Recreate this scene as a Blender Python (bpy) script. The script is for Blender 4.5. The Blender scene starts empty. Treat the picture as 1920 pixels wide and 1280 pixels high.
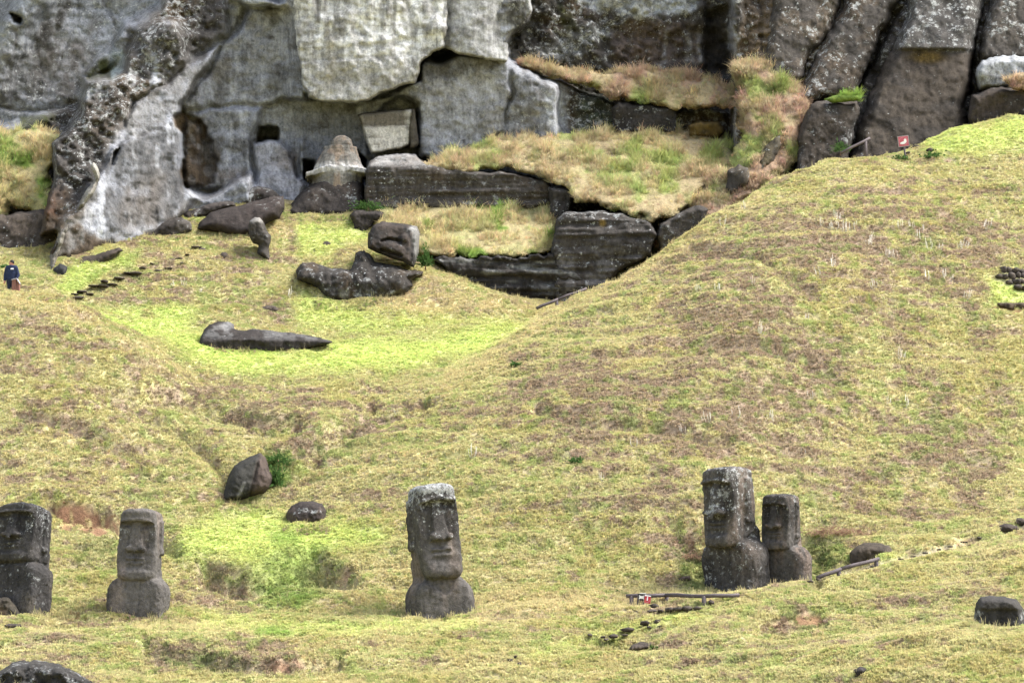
import bpy, math
import numpy as np
R = math.radians
rng = np.random.default_rng(7)

# ------------------------------------------------------------------ camera, sky, sun, exposure
F_PX, PITCH = 4640.0, R(6.0)          # focal length in photo pixels (1920 wide), upward tilt
scene = bpy.context.scene
COL = scene.collection
cam_data = bpy.data.cameras.new('camera')
cam_data.sensor_width = 36.0
cam_data.lens = F_PX / 1920.0 * 36.0
cam_data.clip_start, cam_data.clip_end = 1.0, 3000.0
cam = bpy.data.objects.new('camera', cam_data)
cam.location = (0, 0, 0)
cam.rotation_euler = (math.pi / 2 + PITCH, 0, 0)
COL.objects.link(cam)
scene.camera = cam

SUN_EL, SUN_AZ = R(55), R(86)         # azimuth measured from +Y towards +X: high, from the right
world = bpy.data.worlds.new('World')
scene.world = world
world.use_nodes = True
wn = world.node_tree.nodes
wl = world.node_tree.links
sky = wn.new('ShaderNodeTexSky')
sky.sky_type = 'NISHITA'
sky.sun_disc = False
sky.sun_elevation = SUN_EL
sky.sun_rotation = SUN_AZ
sky.dust_density = 3.0
hs = wn.new('ShaderNodeHueSaturation')
hs.inputs['Saturation'].default_value = 0.55
wl.new(sky.outputs[0], hs.inputs['Color'])
wl.new(hs.outputs[0], wn['Background'].inputs['Color'])
wn['Background'].inputs['Strength'].default_value = 0.12
sun_d = bpy.data.lights.new('sun', 'SUN')
sun_d.energy = 2.0
sun_d.angle = R(22)
sun_d.color = (1.0, 0.965, 0.91)
sun = bpy.data.objects.new('sun', sun_d)
sx, sy, sz = math.sin(SUN_AZ) * math.cos(SUN_EL), math.cos(SUN_AZ) * math.cos(SUN_EL), math.sin(SUN_EL)
from mathutils import Vector
sun.rotation_euler = Vector((-sx, -sy, -sz)).to_track_quat('-Z', 'Y').to_euler()
sun.location = (sx * 50, sy * 50 + 80, sz * 50)
COL.objects.link(sun)
scene.view_settings.view_transform = 'Standard'
scene.view_settings.look = 'None'
scene.view_settings.gamma = 1.0
scene.view_settings.use_curve_mapping = False
scene.view_settings.exposure = 2.2
scene.render.engine = 'CYCLES'
scene.cycles.max_bounces = 4
scene.cycles.diffuse_bounces = 2
scene.cycles.glossy_bounces = 1
scene.cycles.transmission_bounces = 2
scene.cycles.transparent_max_bounces = 4

# ------------------------------------------------------------------ maths helpers
CP, SP = math.cos(PITCH), math.sin(PITCH)

def P(u, v, Y):
    """pixel of the photo + horizontal distance -> world point(s)"""
    u, v, Y = np.broadcast_arrays(np.asarray(u, float), np.asarray(v, float), np.asarray(Y, float))
    a = (u - 960.0) / F_PX
    b = (640.0 - v) / F_PX
    t = Y / (CP - SP * b)
    return np.stack([t * a, Y, t * (SP + CP * b)], -1)

def PIX(p):
    x, y, z = p[..., 0], p[..., 1], p[..., 2]
    f = y * CP + z * SP
    return 960 + F_PX * x / f, 640 - F_PX * (-y * SP + z * CP) / f

_T = rng.random((256, 256))
_T3 = rng.random((32, 32, 32))

def vnoise(x, y):
    xi, yi = np.floor(x).astype(int), np.floor(y).astype(int)
    fx, fy = x - xi, y - yi
    fx = fx * fx * fx * (fx * (fx * 6 - 15) + 10)
    fy = fy * fy * fy * (fy * (fy * 6 - 15) + 10)
    a, b = _T[xi & 255, yi & 255], _T[(xi + 1) & 255, yi & 255]
    c, d = _T[xi & 255, (yi + 1) & 255], _T[(xi + 1) & 255, (yi + 1) & 255]
    return (a + (b - a) * fx) * (1 - fy) + (c + (d - c) * fx) * fy

def fbm(x, y, oct=4, gain=0.5):
    """about -1..1"""
    s, amp, tot = 0.0, 1.0, 0.0
    for i in range(oct):
        s = s + amp * (vnoise(x * 2 ** i * 1.03 + 17.3 * i, y * 2 ** i + 31.7 * i) * 2 - 1)
        tot += amp
        amp *= gain
    return s / tot * 1.6

def vnoise3(x, y, z):
    xi, yi, zi = (np.floor(q).astype(int) for q in (x, y, z))
    f = []
    for q, qi in ((x, xi), (y, yi), (z, zi)):
        t = q - qi
        f.append(t * t * (3 - 2 * t))
    out = 0.0
    for dx in (0, 1):
        wx = f[0] if dx else 1 - f[0]
        for dy in (0, 1):
            wy = f[1] if dy else 1 - f[1]
            for dz in (0, 1):
                wz = f[2] if dz else 1 - f[2]
                out = out + wx * wy * wz * _T3[(xi + dx) & 31, (yi + dy) & 31, (zi + dz) & 31]
    return out

def fbm3(x, y, z, oct=3, gain=0.5):
    s, amp, tot = 0.0, 1.0, 0.0
    for i in range(oct):
        k = 2 ** i
        s = s + amp * (vnoise3(x * k + 5.1 * i, y * k + 9.2 * i, z * k + 3.7 * i) * 2 - 1)
        tot += amp
        amp *= gain
    return s / tot * 1.6

def ss(a, b, x):
    t = np.clip((x - a) / (b - a), 0, 1)
    return t * t * (3 - 2 * t)

def mix(a, b, t):
    return a + (b - a) * t

def mixc(c, d, t):
    return c + (np.asarray(d, float) - c) * t[..., None]

def poly_d(poly, u, v):
    """signed distance in pixels to a polygon, positive inside"""
    p = np.asarray(poly, float)
    best = np.full(u.shape, 1e18)
    inside = np.zeros(u.shape, bool)
    n = len(p)
    for i in range(n):
        a, b = p[i], p[(i + 1) % n]
        e = b - a
        t = np.clip(((u - a[0]) * e[0] + (v - a[1]) * e[1]) / max(e @ e, 1e-9), 0, 1)
        dx, dy = u - a[0] - t * e[0], v - a[1] - t * e[1]
        best = np.minimum(best, dx * dx + dy * dy)
        c = ((a[1] <= v) & (b[1] > v)) | ((b[1] <= v) & (a[1] > v))
        xx = a[0] + (v - a[1]) * e[0] / (e[1] if abs(e[1]) > 1e-9 else 1e-9)
        inside ^= c & (u < xx)
    return np.where(inside, 1, -1) * np.sqrt(best)

def line_d(pts, u, v):
    p = np.asarray(pts, float)
    best = np.full(u.shape, 1e18)
    for a, b in zip(p[:-1], p[1:]):
        e = b - a
        t = np.clip(((u - a[0]) * e[0] + (v - a[1]) * e[1]) / max(e @ e, 1e-9), 0, 1)
        best = np.minimum(best, (u - a[0] - t * e[0]) ** 2 + (v - a[1] - t * e[1]) ** 2)
    return np.sqrt(best)

# ------------------------------------------------------------------ mesh / object helpers
def make_mesh(name, verts, faces, col=None, smooth=True):
    """verts (n,3); faces: (m,4) or (m,3) int array or list of arrays"""
    me = bpy.data.meshes.new(name)
    verts = np.asarray(verts, np.float32)
    fl = faces if isinstance(faces, list) else [faces]
    fl = [np.asarray(f, np.int32) for f in fl if len(f)]
    loops = np.concatenate([f.ravel() for f in fl]) if fl else np.zeros(0, np.int32)
    sizes = np.concatenate([np.full(len(f), f.shape[1], np.int32) for f in fl]) if fl else np.zeros(0, np.int32)
    me.vertices.add(len(verts))
    me.vertices.foreach_set('co', verts.ravel())
    me.loops.add(len(loops))
    me.loops.foreach_set('vertex_index', loops)
    me.polygons.add(len(sizes))
    st = np.concatenate([[0], np.cumsum(sizes)[:-1]]).astype(np.int32) if len(sizes) else np.zeros(0, np.int32)
    me.polygons.foreach_set('loop_start', st)
    me.polygons.foreach_set('loop_total', sizes)
    if smooth and len(sizes):
        me.polygons.foreach_set('use_smooth', np.ones(len(sizes), bool))
    me.update(calc_edges=True)
    if col is not None:
        c = np.asarray(col, np.float32)
        if c.shape[-1] == 3:
            c = np.concatenate([c, np.zeros(c.shape[:-1] + (1,), np.float32)], -1)
        at = me.attributes.new('rcol', 'FLOAT_COLOR', 'POINT')
        at.data.foreach_set('color', c.reshape(-1))
    return me

def obj(name, me, mat=None, parent=None, **props):
    o = bpy.data.objects.new(name, me)
    COL.objects.link(o)
    if mat is not None and me is not None and not len(me.materials):
        me.materials.append(mat)
    if parent is not None:
        o.parent = parent
    for k, val in props.items():
        if val is not None:
            o[k] = val
    return o

def empty(name, loc=(0, 0, 0), rz=0.0, **props):
    o = bpy.data.objects.new(name, None)
    o.empty_display_size = 0.2
    COL.objects.link(o)
    o.location = loc
    o.rotation_euler = (0, 0, rz)
    for k, val in props.items():
        o[k] = val
    return o

def grid_faces(nu, nv):
    i = np.arange(nu * nv).reshape(nv, nu)
    return np.stack([i[:-1, :-1], i[1:, :-1], i[1:, 1:], i[:-1, 1:]], -1).reshape(-1, 4)

def surface_nets(f, org, h, col=None):
    """zero level set of a sampled field f[x,y,z] (negative inside) -> verts, quads"""
    s = f < 0
    c = np.zeros(tuple(n - 1 for n in f.shape), np.int8)
    for dx in (0, 1):
        for dy in (0, 1):
            for dz in (0, 1):
                c += s[dx:f.shape[0] - 1 + dx, dy:f.shape[1] - 1 + dy, dz:f.shape[2] - 1 + dz]
    act = (c > 0) & (c < 8)
    idx = -np.ones(act.shape, np.int64)
    I = np.argwhere(act)
    idx[act] = np.arange(len(I))
    acc = np.zeros((len(I), 3))
    cnt = np.zeros(len(I))
    off = [(a, b, d) for a in (0, 1) for b in (0, 1) for d in (0, 1)]
    for a in off:
        for ax in range(3):
            if a[ax] == 0:
                b = list(a)
                b[ax] = 1
                fa = f[I[:, 0] + a[0], I[:, 1] + a[1], I[:, 2] + a[2]]
                fb = f[I[:, 0] + b[0], I[:, 1] + b[1], I[:, 2] + b[2]]
                m = (fa < 0) != (fb < 0)
                t = np.where(m, fa / np.where(fa == fb, 1, fa - fb), 0)
                p = np.tile(np.array(a, float), (len(I), 1))
                p[:, ax] = t
                acc[m] += p[m]
                cnt[m] += 1
    V = (I + acc / cnt[:, None]) * h + np.asarray(org)
    Q = []
    for ax in range(3):
        o1, o2 = [k for k in range(3) if k != ax]
        sl0 = [slice(1, -1)] * 3
        sl1 = [slice(1, -1)] * 3
        sl0[ax] = slice(0, -1)
        sl1[ax] = slice(1, None)
        A, B = s[tuple(sl0)], s[tuple(sl1)]
        E = np.argwhere(A != B)
        if not len(E):
            continue
        flip = A[tuple(E.T)]
        base = E.copy()
        base[:, o1] += 1
        base[:, o2] += 1
        q = []
        for d1, d2 in ((1, 1), (0, 1), (0, 0), (1, 0)):
            w = base.copy()
            w[:, o1] -= d1
            w[:, o2] -= d2
            q.append(idx[w[:, 0], w[:, 1], w[:, 2]])
        q = np.stack(q, -1)
        if ax == 1:
            flip = ~flip
        q = np.where(flip[:, None], q, q[:, ::-1])
        Q.append(q)
    return V, np.concatenate(Q)

def smin(a, b, k):
    h = np.clip(0.5 + 0.5 * (b - a) / k, 0, 1)
    return b + (a - b) * h - k * h * (1 - h)

def smax(a, b, k):
    return -smin(-a, -b, k)

def sd_box(x, y, z, c, hf, r):
    qx, qy, qz = np.abs(x - c[0]) - hf[0] + r, np.abs(y - c[1]) - hf[1] + r, np.abs(z - c[2]) - hf[2] + r
    return np.sqrt(np.maximum(qx, 0) ** 2 + np.maximum(qy, 0) ** 2 + np.maximum(qz, 0) ** 2) + np.minimum(np.maximum(qx, np.maximum(qy, qz)), 0) - r

def sd_ell(x, y, z, c, rr):
    k0 = np.sqrt(((x - c[0]) / rr[0]) ** 2 + ((y - c[1]) / rr[1]) ** 2 + ((z - c[2]) / rr[2]) ** 2)
    k1 = np.sqrt(((x - c[0]) / rr[0] ** 2) ** 2 + ((y - c[1]) / rr[1] ** 2) ** 2 + ((z - c[2]) / rr[2] ** 2) ** 2) + 1e-9
    return k0 * (k0 - 1) / k1

def sd_cap(x, y, z, a, b, ra, rb=None):
    """capsule whose radius runs from ra to rb"""
    rb = ra if rb is None else rb
    a, b = np.asarray(a, float), np.asarray(b, float)
    e = b - a
    t = np.clip(((x - a[0]) * e[0] + (y - a[1]) * e[1] + (z - a[2]) * e[2]) / (e @ e + 1e-12), 0, 1)
    return np.sqrt((x - a[0] - t * e[0]) ** 2 + (y - a[1] - t * e[1]) ** 2 + (z - a[2] - t * e[2]) ** 2) - mix(ra, rb, t)

def box_mesh(name, size, bev=0.01, taper=1.0):
    import bmesh
    bm = bmesh.new()
    bmesh.ops.create_cube(bm, size=1.0)
    for w in bm.verts:
        k = taper if w.co.z > 0 else 1.0
        w.co = Vector((w.co.x * size[0] * k, w.co.y * size[1] * k, w.co.z * size[2]))
    if bev:
        bmesh.ops.bevel(bm, geom=bm.edges[:], offset=bev, segments=2, affect='EDGES')
    me = bpy.data.meshes.new(name)
    bm.to_mesh(me)
    bm.free()
    return me

def tube_mesh(name, pts, radii, n=8, cap=True):
    pts = [Vector(p) for p in pts]
    V, Fq, Ft = [], [], []
    for i, p in enumerate(pts):
        d = (pts[min(i + 1, len(pts) - 1)] - pts[max(i - 1, 0)]).normalized()
        up = Vector((0, 0, 1)) if abs(d.z) < 0.9 else Vector((0, 1, 0))
        a = d.cross(up).normalized()
        b = d.cross(a)
        r = radii[i] if hasattr(radii, '__len__') else radii
        for k in range(n):
            t = 2 * math.pi * k / n
            V.append(p + a * (r * math.cos(t)) + b * (r * math.sin(t)))
    for i in range(len(pts) - 1):
        for k in range(n):
            k2 = (k + 1) % n
            Fq.append((i * n + k, i * n + k2, (i + 1) * n + k2, (i + 1) * n + k))
    if cap:
        for e, rev in ((0, False), (len(pts) - 1, True)):
            V.append(pts[e])
            c = len(V) - 1
            for k in range(n):
                k2 = (k + 1) % n
                Ft.append((c, e * n + k2, e * n + k) if not rev else (c, e * n + k, e * n + k2))
    return V, Fq, Ft

# ------------------------------------------------------------------ materials
def new_mat(name):
    m = bpy.data.materials.new(name)
    m.use_nodes = True
    nt = m.node_tree
    b = nt.nodes['Principled BSDF']
    b.inputs['Specular IOR Level'].default_value = 0.15
    return m, nt, b

def N(nt, kind, **kw):
    n = nt.nodes.new(kind)
    for k, val in kw.items():
        if k.startswith('_'):
            setattr(n, k[1:], val)
        else:
            n.inputs[k.replace('__', ' ')].default_value = val
    return n

def noise_node(nt, vec, scale, detail=4.0, rough=0.6):
    n = N(nt, 'ShaderNodeTexNoise', Scale=scale, Detail=detail, Roughness=rough)
    nt.links.new(vec, n.inputs['Vector'])
    return n.outputs['Fac']

def ramp(nt, val, a, b, lo=0.0, hi=1.0):
    n = N(nt, 'ShaderNodeMapRange')
    n.interpolation_type = 'SMOOTHSTEP'
    n.inputs['From Min'].default_value, n.inputs['From Max'].default_value = a, b
    n.inputs['To Min'].default_value, n.inputs['To Max'].default_value = lo, hi
    nt.links.new(val, n.inputs['Value'])
    return n.outputs[0]

def mth(nt, op, a, b=None):
    n = N(nt, 'ShaderNodeMath')
    n.operation = op
    for i, q in enumerate((a, b)):
        if q is None:
            continue
        if isinstance(q, (int, float)):
            n.inputs[i].default_value = q
        else:
            nt.links.new(q, n.inputs[i])
    return n.outputs[0]

def mixn(nt, fac, a, b, blend='MIX'):
    n = nt.nodes.new('ShaderNodeMix')
    n.data_type = 'RGBA'
    n.blend_type = blend
    for i, q in ((0, fac), (6, a), (7, b)):
        if isinstance(q, (int, float)):
            n.inputs[i].default_value = q
        elif isinstance(q, tuple):
            n.inputs[i].default_value = (*q, 1)
        else:
            nt.links.new(q, n.inputs[i])
    return n.outputs[2]

def make_rock_mat(name, spot=1.0, bump=0.35, dim=0.56):
    """stone: colour from the vertex attribute, its alpha is how much lichen grows there"""
    m, nt, b = new_mat(name)
    at = N(nt, 'ShaderNodeAttribute')
    at.attribute_name = 'rcol'
    tc = N(nt, 'ShaderNodeNewGeometry')
    vec = tc.outputs['Position']
    n1 = noise_node(nt, vec, 1.7, 5, 0.65)
    n2 = noise_node(nt, vec, 9.0, 4, 0.7)
    n3 = noise_node(nt, vec, 30.0, 3, 0.7)
    br = mth(nt, 'ADD', ramp(nt, n1, 0.25, 0.75, 0.72, 1.28), ramp(nt, n2, 0.25, 0.75, -0.3, 0.3))
    br = mth(nt, 'ADD', br, ramp(nt, n3, 0.25, 0.75, -0.15, 0.15))
    mpv = N(nt, 'ShaderNodeMapping')
    mpv.inputs['Scale'].default_value = (1, 1, 0.14)
    nt.links.new(vec, mpv.inputs['Vector'])
    n4 = noise_node(nt, mpv.outputs[0], 5.5, 5, 0.7)           # rain streaks
    br = mth(nt, 'ADD', br, ramp(nt, n4, 0.28, 0.72, -0.28, 0.28))
    g = N(nt, 'ShaderNodeCombineColor')
    for i in range(3):
        nt.links.new(br, g.inputs[i])
    c = mixn(nt, 1.0, at.outputs['Color'], g.outputs[0], 'MULTIPLY')
    lum = N(nt, 'ShaderNodeRGBToBW')
    nt.links.new(at.outputs['Color'], lum.inputs[0])
    dm = ramp(nt, lum.outputs[0], 0.07, 0.26, dim * 0.74, dim * 1.14)
    dg = N(nt, 'ShaderNodeCombineColor')
    for i in range(3):
        nt.links.new(dm, dg.inputs[i])
    c = mixn(nt, 1.0, c, dg.outputs[0], 'MULTIPLY')
    # lichen: round crusts of several sizes where the alpha allows
    lich = None
    warp = N(nt, 'ShaderNodeVectorMath', _operation='ADD')
    nz = N(nt, 'ShaderNodeTexNoise', Scale=5.0 * spot, Detail=2.0)
    nt.links.new(vec, nz.inputs['Vector'])
    sc = N(nt, 'ShaderNodeVectorMath', _operation='SCALE')
    sc.inputs['Scale'].default_value = 0.09 / spot
    nt.links.new(nz.outputs['Color'], sc.inputs[0])
    nt.links.new(vec, warp.inputs[0])
    nt.links.new(sc.outputs[0], warp.inputs[1])
    for s, thr in ((3.2 * spot, 0.30), (7.5 * spot, 0.36)):
        vo = N(nt, 'ShaderNodeTexVoronoi', Scale=s, Randomness=1.0)
        nt.links.new(warp.outputs[0], vo.inputs['Vector'])
        sp = N(nt, 'ShaderNodeSeparateColor')
        nt.links.new(vo.outputs['Color'], sp.inputs[0])
        big = noise_node(nt, vec, 0.9, 3, 0.6)
        have = mth(nt, 'ADD', at.outputs['Alpha'], ramp(nt, big, 0.3, 0.7, -0.28, 0.22))
        on = mth(nt, 'SUBTRACT', have, sp.outputs[0])         # >0 : this cell carries lichen
        size = mth(nt, 'MULTIPLY', ramp(nt, on, 0.0, 0.5, 0.0, 1.0), thr)
        edge = mth(nt, 'ADD', mth(nt, 'SUBTRACT', size, vo.outputs['Distance']), ramp(nt, n3, 0.3, 0.7, -0.08, 0.08))
        k = ramp(nt, edge, 0.0, 0.06, 0.0, 0.85)
        lich = k if lich is None else mth(nt, 'MAXIMUM', lich, k)
    pn = noise_node(nt, vec, 2.6 * spot, 9, 0.78)
    thr_ = mth(nt, 'ADD', mth(nt, 'MULTIPLY', at.outputs['Alpha'], 0.30), 0.0)
    pk = ramp(nt, mth(nt, 'ADD', pn, thr_), 0.64, 0.74, 0.0, 0.75)
    pk = mth(nt, 'MULTIPLY', pk, ramp(nt, at.outputs['Alpha'], 0.06, 0.2))
    lich = mth(nt, 'MAXIMUM', lich, pk)
    lc = mixn(nt, ramp(nt, n2, 0.3, 0.7), (0.17, 0.18, 0.175), (0.36, 0.365, 0.36))
    c = mixn(nt, lich, c, lc)
    nt.links.new(c, b.inputs['Base Color'])
    b.inputs['Roughness'].default_value = 0.9
    bp = N(nt, 'ShaderNodeBump', Strength=bump, Distance=0.12)
    hgt = mth(nt, 'ADD', mth(nt, 'MULTIPLY', n2, 0.6), mth(nt, 'MULTIPLY', n3, 0.4))
    nt.links.new(hgt, bp.inputs['Height'])
    nt.links.new(bp.outputs[0], b.inputs['Normal'])
    return m

def make_ground_mat(name):
    m, nt, b = new_mat(name)
    at = N(nt, 'ShaderNodeAttribute')
    at.attribute_name = 'rcol'
    tc = N(nt, 'ShaderNodeNewGeometry')
    vec = tc.outputs['Position']
    n2 = noise_node(nt, vec, 7.0, 4, 0.7)
    n3 = noise_node(nt, vec, 26.0, 3, 0.7)
    br = mth(nt, 'ADD', ramp(nt, n2, 0.25, 0.75, 0.72, 1.28), ramp(nt, n3, 0.25, 0.75, -0.25, 0.25))
    g = N(nt, 'ShaderNodeCombineColor')
    for i in range(3):
        nt.links.new(br, g.inputs[i])
    c = mixn(nt, 1.0, at.outputs['Color'], g.outputs[0], 'MULTIPLY')
    nt.links.new(c, b.inputs['Base Color'])
    b.inputs['Roughness'].default_value = 0.95
    b.inputs['Specular IOR Level'].default_value = 0.05
    bp = N(nt, 'ShaderNodeBump', Strength=0.6, Distance=0.1)
    nt.links.new(mth(nt, 'ADD', n2, mth(nt, 'MULTIPLY', n3, 0.5)), bp.inputs['Height'])
    nt.links.new(bp.outputs[0], b.inputs['Normal'])
    return m

def make_leaf_mat(name, attr=None, color=(0.1, 0.2, 0.04), inst=True, vary=0.35):
    m, nt, b = new_mat(name)
    nt.nodes.remove(b)
    out = nt.nodes['Material Output']
    if attr:
        at = N(nt, 'ShaderNodeAttribute')
        at.attribute_name = attr
        at.attribute_type = 'INSTANCER' if inst else 'GEOMETRY'
        c = at.outputs['Color']
    else:
        tc = N(nt, 'ShaderNodeNewGeometry')
        n = noise_node(nt, tc.outputs['Position'], 4.0, 3)
        lo = tuple(q * (1 - vary) for q in color)
        hi = tuple(q * (1 + vary) for q in color)
        c = mixn(nt, ramp(nt, n, 0.3, 0.7), lo, hi)
    d = N(nt, 'ShaderNodeBsdfDiffuse', Roughness=0.6)
    t = N(nt, 'ShaderNodeBsdfTranslucent')
    mx = N(nt, 'ShaderNodeMixShader', Fac=0.42)
    gn = N(nt, 'ShaderNodeNewGeometry')          # fine blades scatter like a soft pile: normals lean towards the slope's own
    va = N(nt, 'ShaderNodeVectorMath', _operation='SCALE')
    va.inputs['Scale'].default_value = 0.45
    nt.links.new(gn.outputs['Normal'], va.inputs[0])
    vb = N(nt, 'ShaderNodeVectorMath', _operation='ADD')
    vb.inputs[1].default_value = (0, -0.3, 0.75)
    nt.links.new(va.outputs[0], vb.inputs[0])
    vn = N(nt, 'ShaderNodeVectorMath', _operation='NORMALIZE')
    nt.links.new(vb.outputs[0], vn.inputs[0])
    nt.links.new(vn.outputs[0], d.inputs['Normal'])
    nt.links.new(c, d.inputs['Color'])
    nt.links.new(c, t.inputs['Color'])
    nt.links.new(d.outputs[0], mx.inputs[1])
    nt.links.new(t.outputs[0], mx.inputs[2])
    nt.links.new(mx.outputs[0], out.inputs['Surface'])
    return m

def make_plain_mat(name, color, rough=0.7, vary=0.25, scale=12.0, bump=0.15, stretch=None):
    m, nt, b = new_mat(name)
    tc = N(nt, 'ShaderNodeTexCoord')
    mp = N(nt, 'ShaderNodeMapping')
    if stretch:
        mp.inputs['Scale'].default_value = stretch
    nt.links.new(tc.outputs['Object'], mp.inputs['Vector'])
    n = noise_node(nt, mp.outputs[0], scale, 4, 0.65)
    lo = tuple(q * (1 - vary) for q in color)
    hi = tuple(q * (1 + vary) for q in color)
    nt.links.new(mixn(nt, ramp(nt, n, 0.3, 0.7), lo, hi), b.inputs['Base Color'])
    b.inputs['Roughness'].default_value = rough
    bp = N(nt, 'ShaderNodeBump', Strength=bump, Distance=0.02)
    nt.links.new(n, bp.inputs['Height'])
    nt.links.new(bp.outputs[0], b.inputs['Normal'])
    return m

M_ROCK = make_rock_mat('weathered_stone')
M_STATUE = make_rock_mat('statue_stone', spot=1.7, bump=0.5, dim=0.95)
M_GROUND = make_ground_mat('turf_soil')
M_GRASS = make_leaf_mat('grass_blades', 'gcol')
M_FERN = make_leaf_mat('green_leaves', color=(0.06, 0.115, 0.032))
M_BRUSH = make_leaf_mat('dry_brush', color=(0.30, 0.19, 0.13))
M_WEED = make_plain_mat('bleached_stem', (0.50, 0.47, 0.40), vary=0.12)
M_RAIL = make_plain_mat('weathered_timber', (0.075, 0.062, 0.064), vary=0.35, scale=6, stretch=(1, 8, 8))
# ------------------------------------------------------------------ terrain: smooth hill form through surveyed points
CTRL = [
 # foreground
 (-200,1300,69),(0,1290,69.5),(200,1290,70),(450,1290,70),(700,1290,70.5),(960,1290,71),(1200,1290,70.5),(1450,1290,69),(1700,1290,67),(1920,1290,66),(2100,1290,66),
 (0,1210,74),(250,1205,74.3),(500,1205,74.3),(750,1200,74.5),(960,1210,74),(1200,1215,73.5),(1400,1215,72.5),
 (0,1172,76.5),(250,1178,76.8),(480,1175,77),(760,1168,77.3),(960,1158,77.5),(1130,1152,77.5),
 (50,1152,78.5),(270,1158,78.5),(820,1160,78.8),(1180,1137,78.8),
 (1370,1128,80),(1470,1112,80.6),(1420,1120,80.3),
 (1290,1131,77.3),(1380,1110,78),(1450,1098,78.4),(1540,1080,79),(1650,1056,80.5),(1780,1023,82),(1920,986,83.5),(2100,945,84.5),
 (1450,1200,73.5),(1600,1150,75.5),(1600,1210,72),(1750,1100,77.5),(1750,1150,74.5),
 (1560,1230,70),(1700,1192,70.5),(1800,1170,70.6),(1920,1174,70.5),(2100,1180,70.5),
 (1800,1180,72.5),(1920,1183,72.5),(1870,1176,73),(1870,1120,75.5),(1900,1050,79),(2050,1050,79),
 # left mound
 (50,1060,82),(50,985,85),(200,1085,81.3),(180,1005,84.3),(150,985,85.2),(150,948,86),(-150,1000,84.5),(-150,1150,78.5),
 (0,900,87.5),(0,800,90),(0,700,92.5),(0,600,95.5),(0,540,98),(50,546,97.8),(-200,520,98.5),(-200,800,90),(-200,650,94),
 (150,850,88.7),(150,700,92.7),(130,570,97.2),(260,900,87.7),(260,800,90.3),(260,700,93.7),(260,630,96.7),
 (370,950,86.7),(350,850,89.7),(350,760,93),(370,697,96.2),
 (0,592,100.6),(60,595,101),(28,582,103.2),(130,602,100.2),(260,644,98.8),(-200,560,103),
 # dell and gully
 (450,1135,79.5),(600,1135,79.5),(520,1085,81.2),(520,1020,83.6),(400,1020,83.6),(640,1040,82.7),(500,975,86),(650,960,86.3),(560,990,85.2),
 (480,932,87.6),(700,900,87.8),(600,850,89.7),(450,820,90.6),(520,790,92),(650,790,92),(450,750,93.8),(600,740,94.5),(750,730,95),
 (420,690,97),(600,690,97.2),(780,690,97.3),(500,658,99.8),(350,640,100.5),(700,650,101),(900,622,103.6),(750,630,104),(600,622,104.3),(300,605,103.5),
 # quarry apron
 (150,572,104),(250,560,105.5),(400,560,106.5),(300,500,109),(450,500,109.5),(200,500,108),(120,545,105),(400,450,112.3),(520,420,114.3),(600,420,115),(600,560,107),(560,500,110.3),
 (850,588,106),(900,565,107),(800,520,109),(970,596,105.6),(680,470,112),
 (230,460,111),(150,505,107.5),(90,540,105),(330,440,113),(680,400,116),
 (900,530,112),(1000,560,112),(1100,570,112),(800,470,116),
 # right mound
 (900,1000,83.7),(820,1085,81.2),(1000,1085,81),(1000,950,84.7),(1000,850,87.4),(950,750,91.3),(850,790,91),(800,880,87.8),
 (740,742,95),(860,684,97.6),(950,634,99.3),(1010,594,100.9),(1110,549,102.5),(1240,474,104.5),(1330,414,106),(1440,354,108),(1560,304,109.6),(1690,288,110.2),(1780,240,112),(1920,220,113),(2100,212,113.2),
 (1050,650,95.8),(1150,620,96.4),(1250,550,98.7),(1350,480,101.2),(1500,400,103.8),(1650,350,106),(1800,310,108.2),(1920,290,109),
 (1200,950,84.2),(1200,850,87.2),(1200,750,90.3),(1200,680,93),
 (1400,1000,83.3),(1400,900,86),(1400,800,88.8),(1400,700,91.8),(1400,600,95),(1400,500,99),
 (1600,990,84.5),(1600,900,86.9),(1600,800,89.7),(1600,700,92.6),(1600,600,95.8),(1600,500,99.2),
 (1800,950,85.9),(1800,850,88.8),(1800,750,91.6),(1800,650,94.6),(1800,550,97.9),(1800,450,101.7),
 (2000,900,88),(2000,800,90.8),(2000,700,93.6),(2000,600,96.8),(2000,500,100.1),(2000,400,103.7),
 (1290,1065,81.8),(1560,1050,82.3),(1440,1062,83.0),(1340,1090,81.2),(1530,1085,81.2),
 (950,634,101.6),(1010,608,103.2),(1110,578,105.5),(1240,525,108.5),(1330,475,110),(1440,410,112),(1560,345,113.5),(1690,318,114),
]
_c = np.array(CTRL, float)
_cp = P(_c[:, 0], _c[:, 1], _c[:, 2])
# far frame points: the plain below, the slope going on to both sides and under the cliff
_ex = [(x, 40, -6.0) for x in (-60, -20, 20, 60)] + [(x, 55, -4.2) for x in (-50, -15, 15, 50)] + \
      [(-45, 80, 2.0), (-45, 100, 12.5), (-45, 120, 19.0), (45, 80, 2.5), (45, 100, 13), (45, 118, 24)] + \
      [(x, 128, 21.0) for x in (-30, -15, 0, 15, 30)]
_cp = np.concatenate([_cp, np.array(_ex, float)])
_cx, _cy, _cz = _cp.T

def _tps(d2):
    return d2 * np.log(d2 + 1e-9)

_n = len(_cx)
_A = np.zeros((_n + 3, _n + 3))
_A[:_n, :_n] = _tps((_cx[:, None] - _cx) ** 2 + (_cy[:, None] - _cy) ** 2) + np.eye(_n) * 0.12
_A[:_n, _n:] = np.stack([np.ones(_n), _cx, _cy], -1)
_A[_n:, :_n] = _A[:_n, _n:].T
_W = np.linalg.solve(_A, np.concatenate([_cz, np.zeros(3)]))

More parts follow.
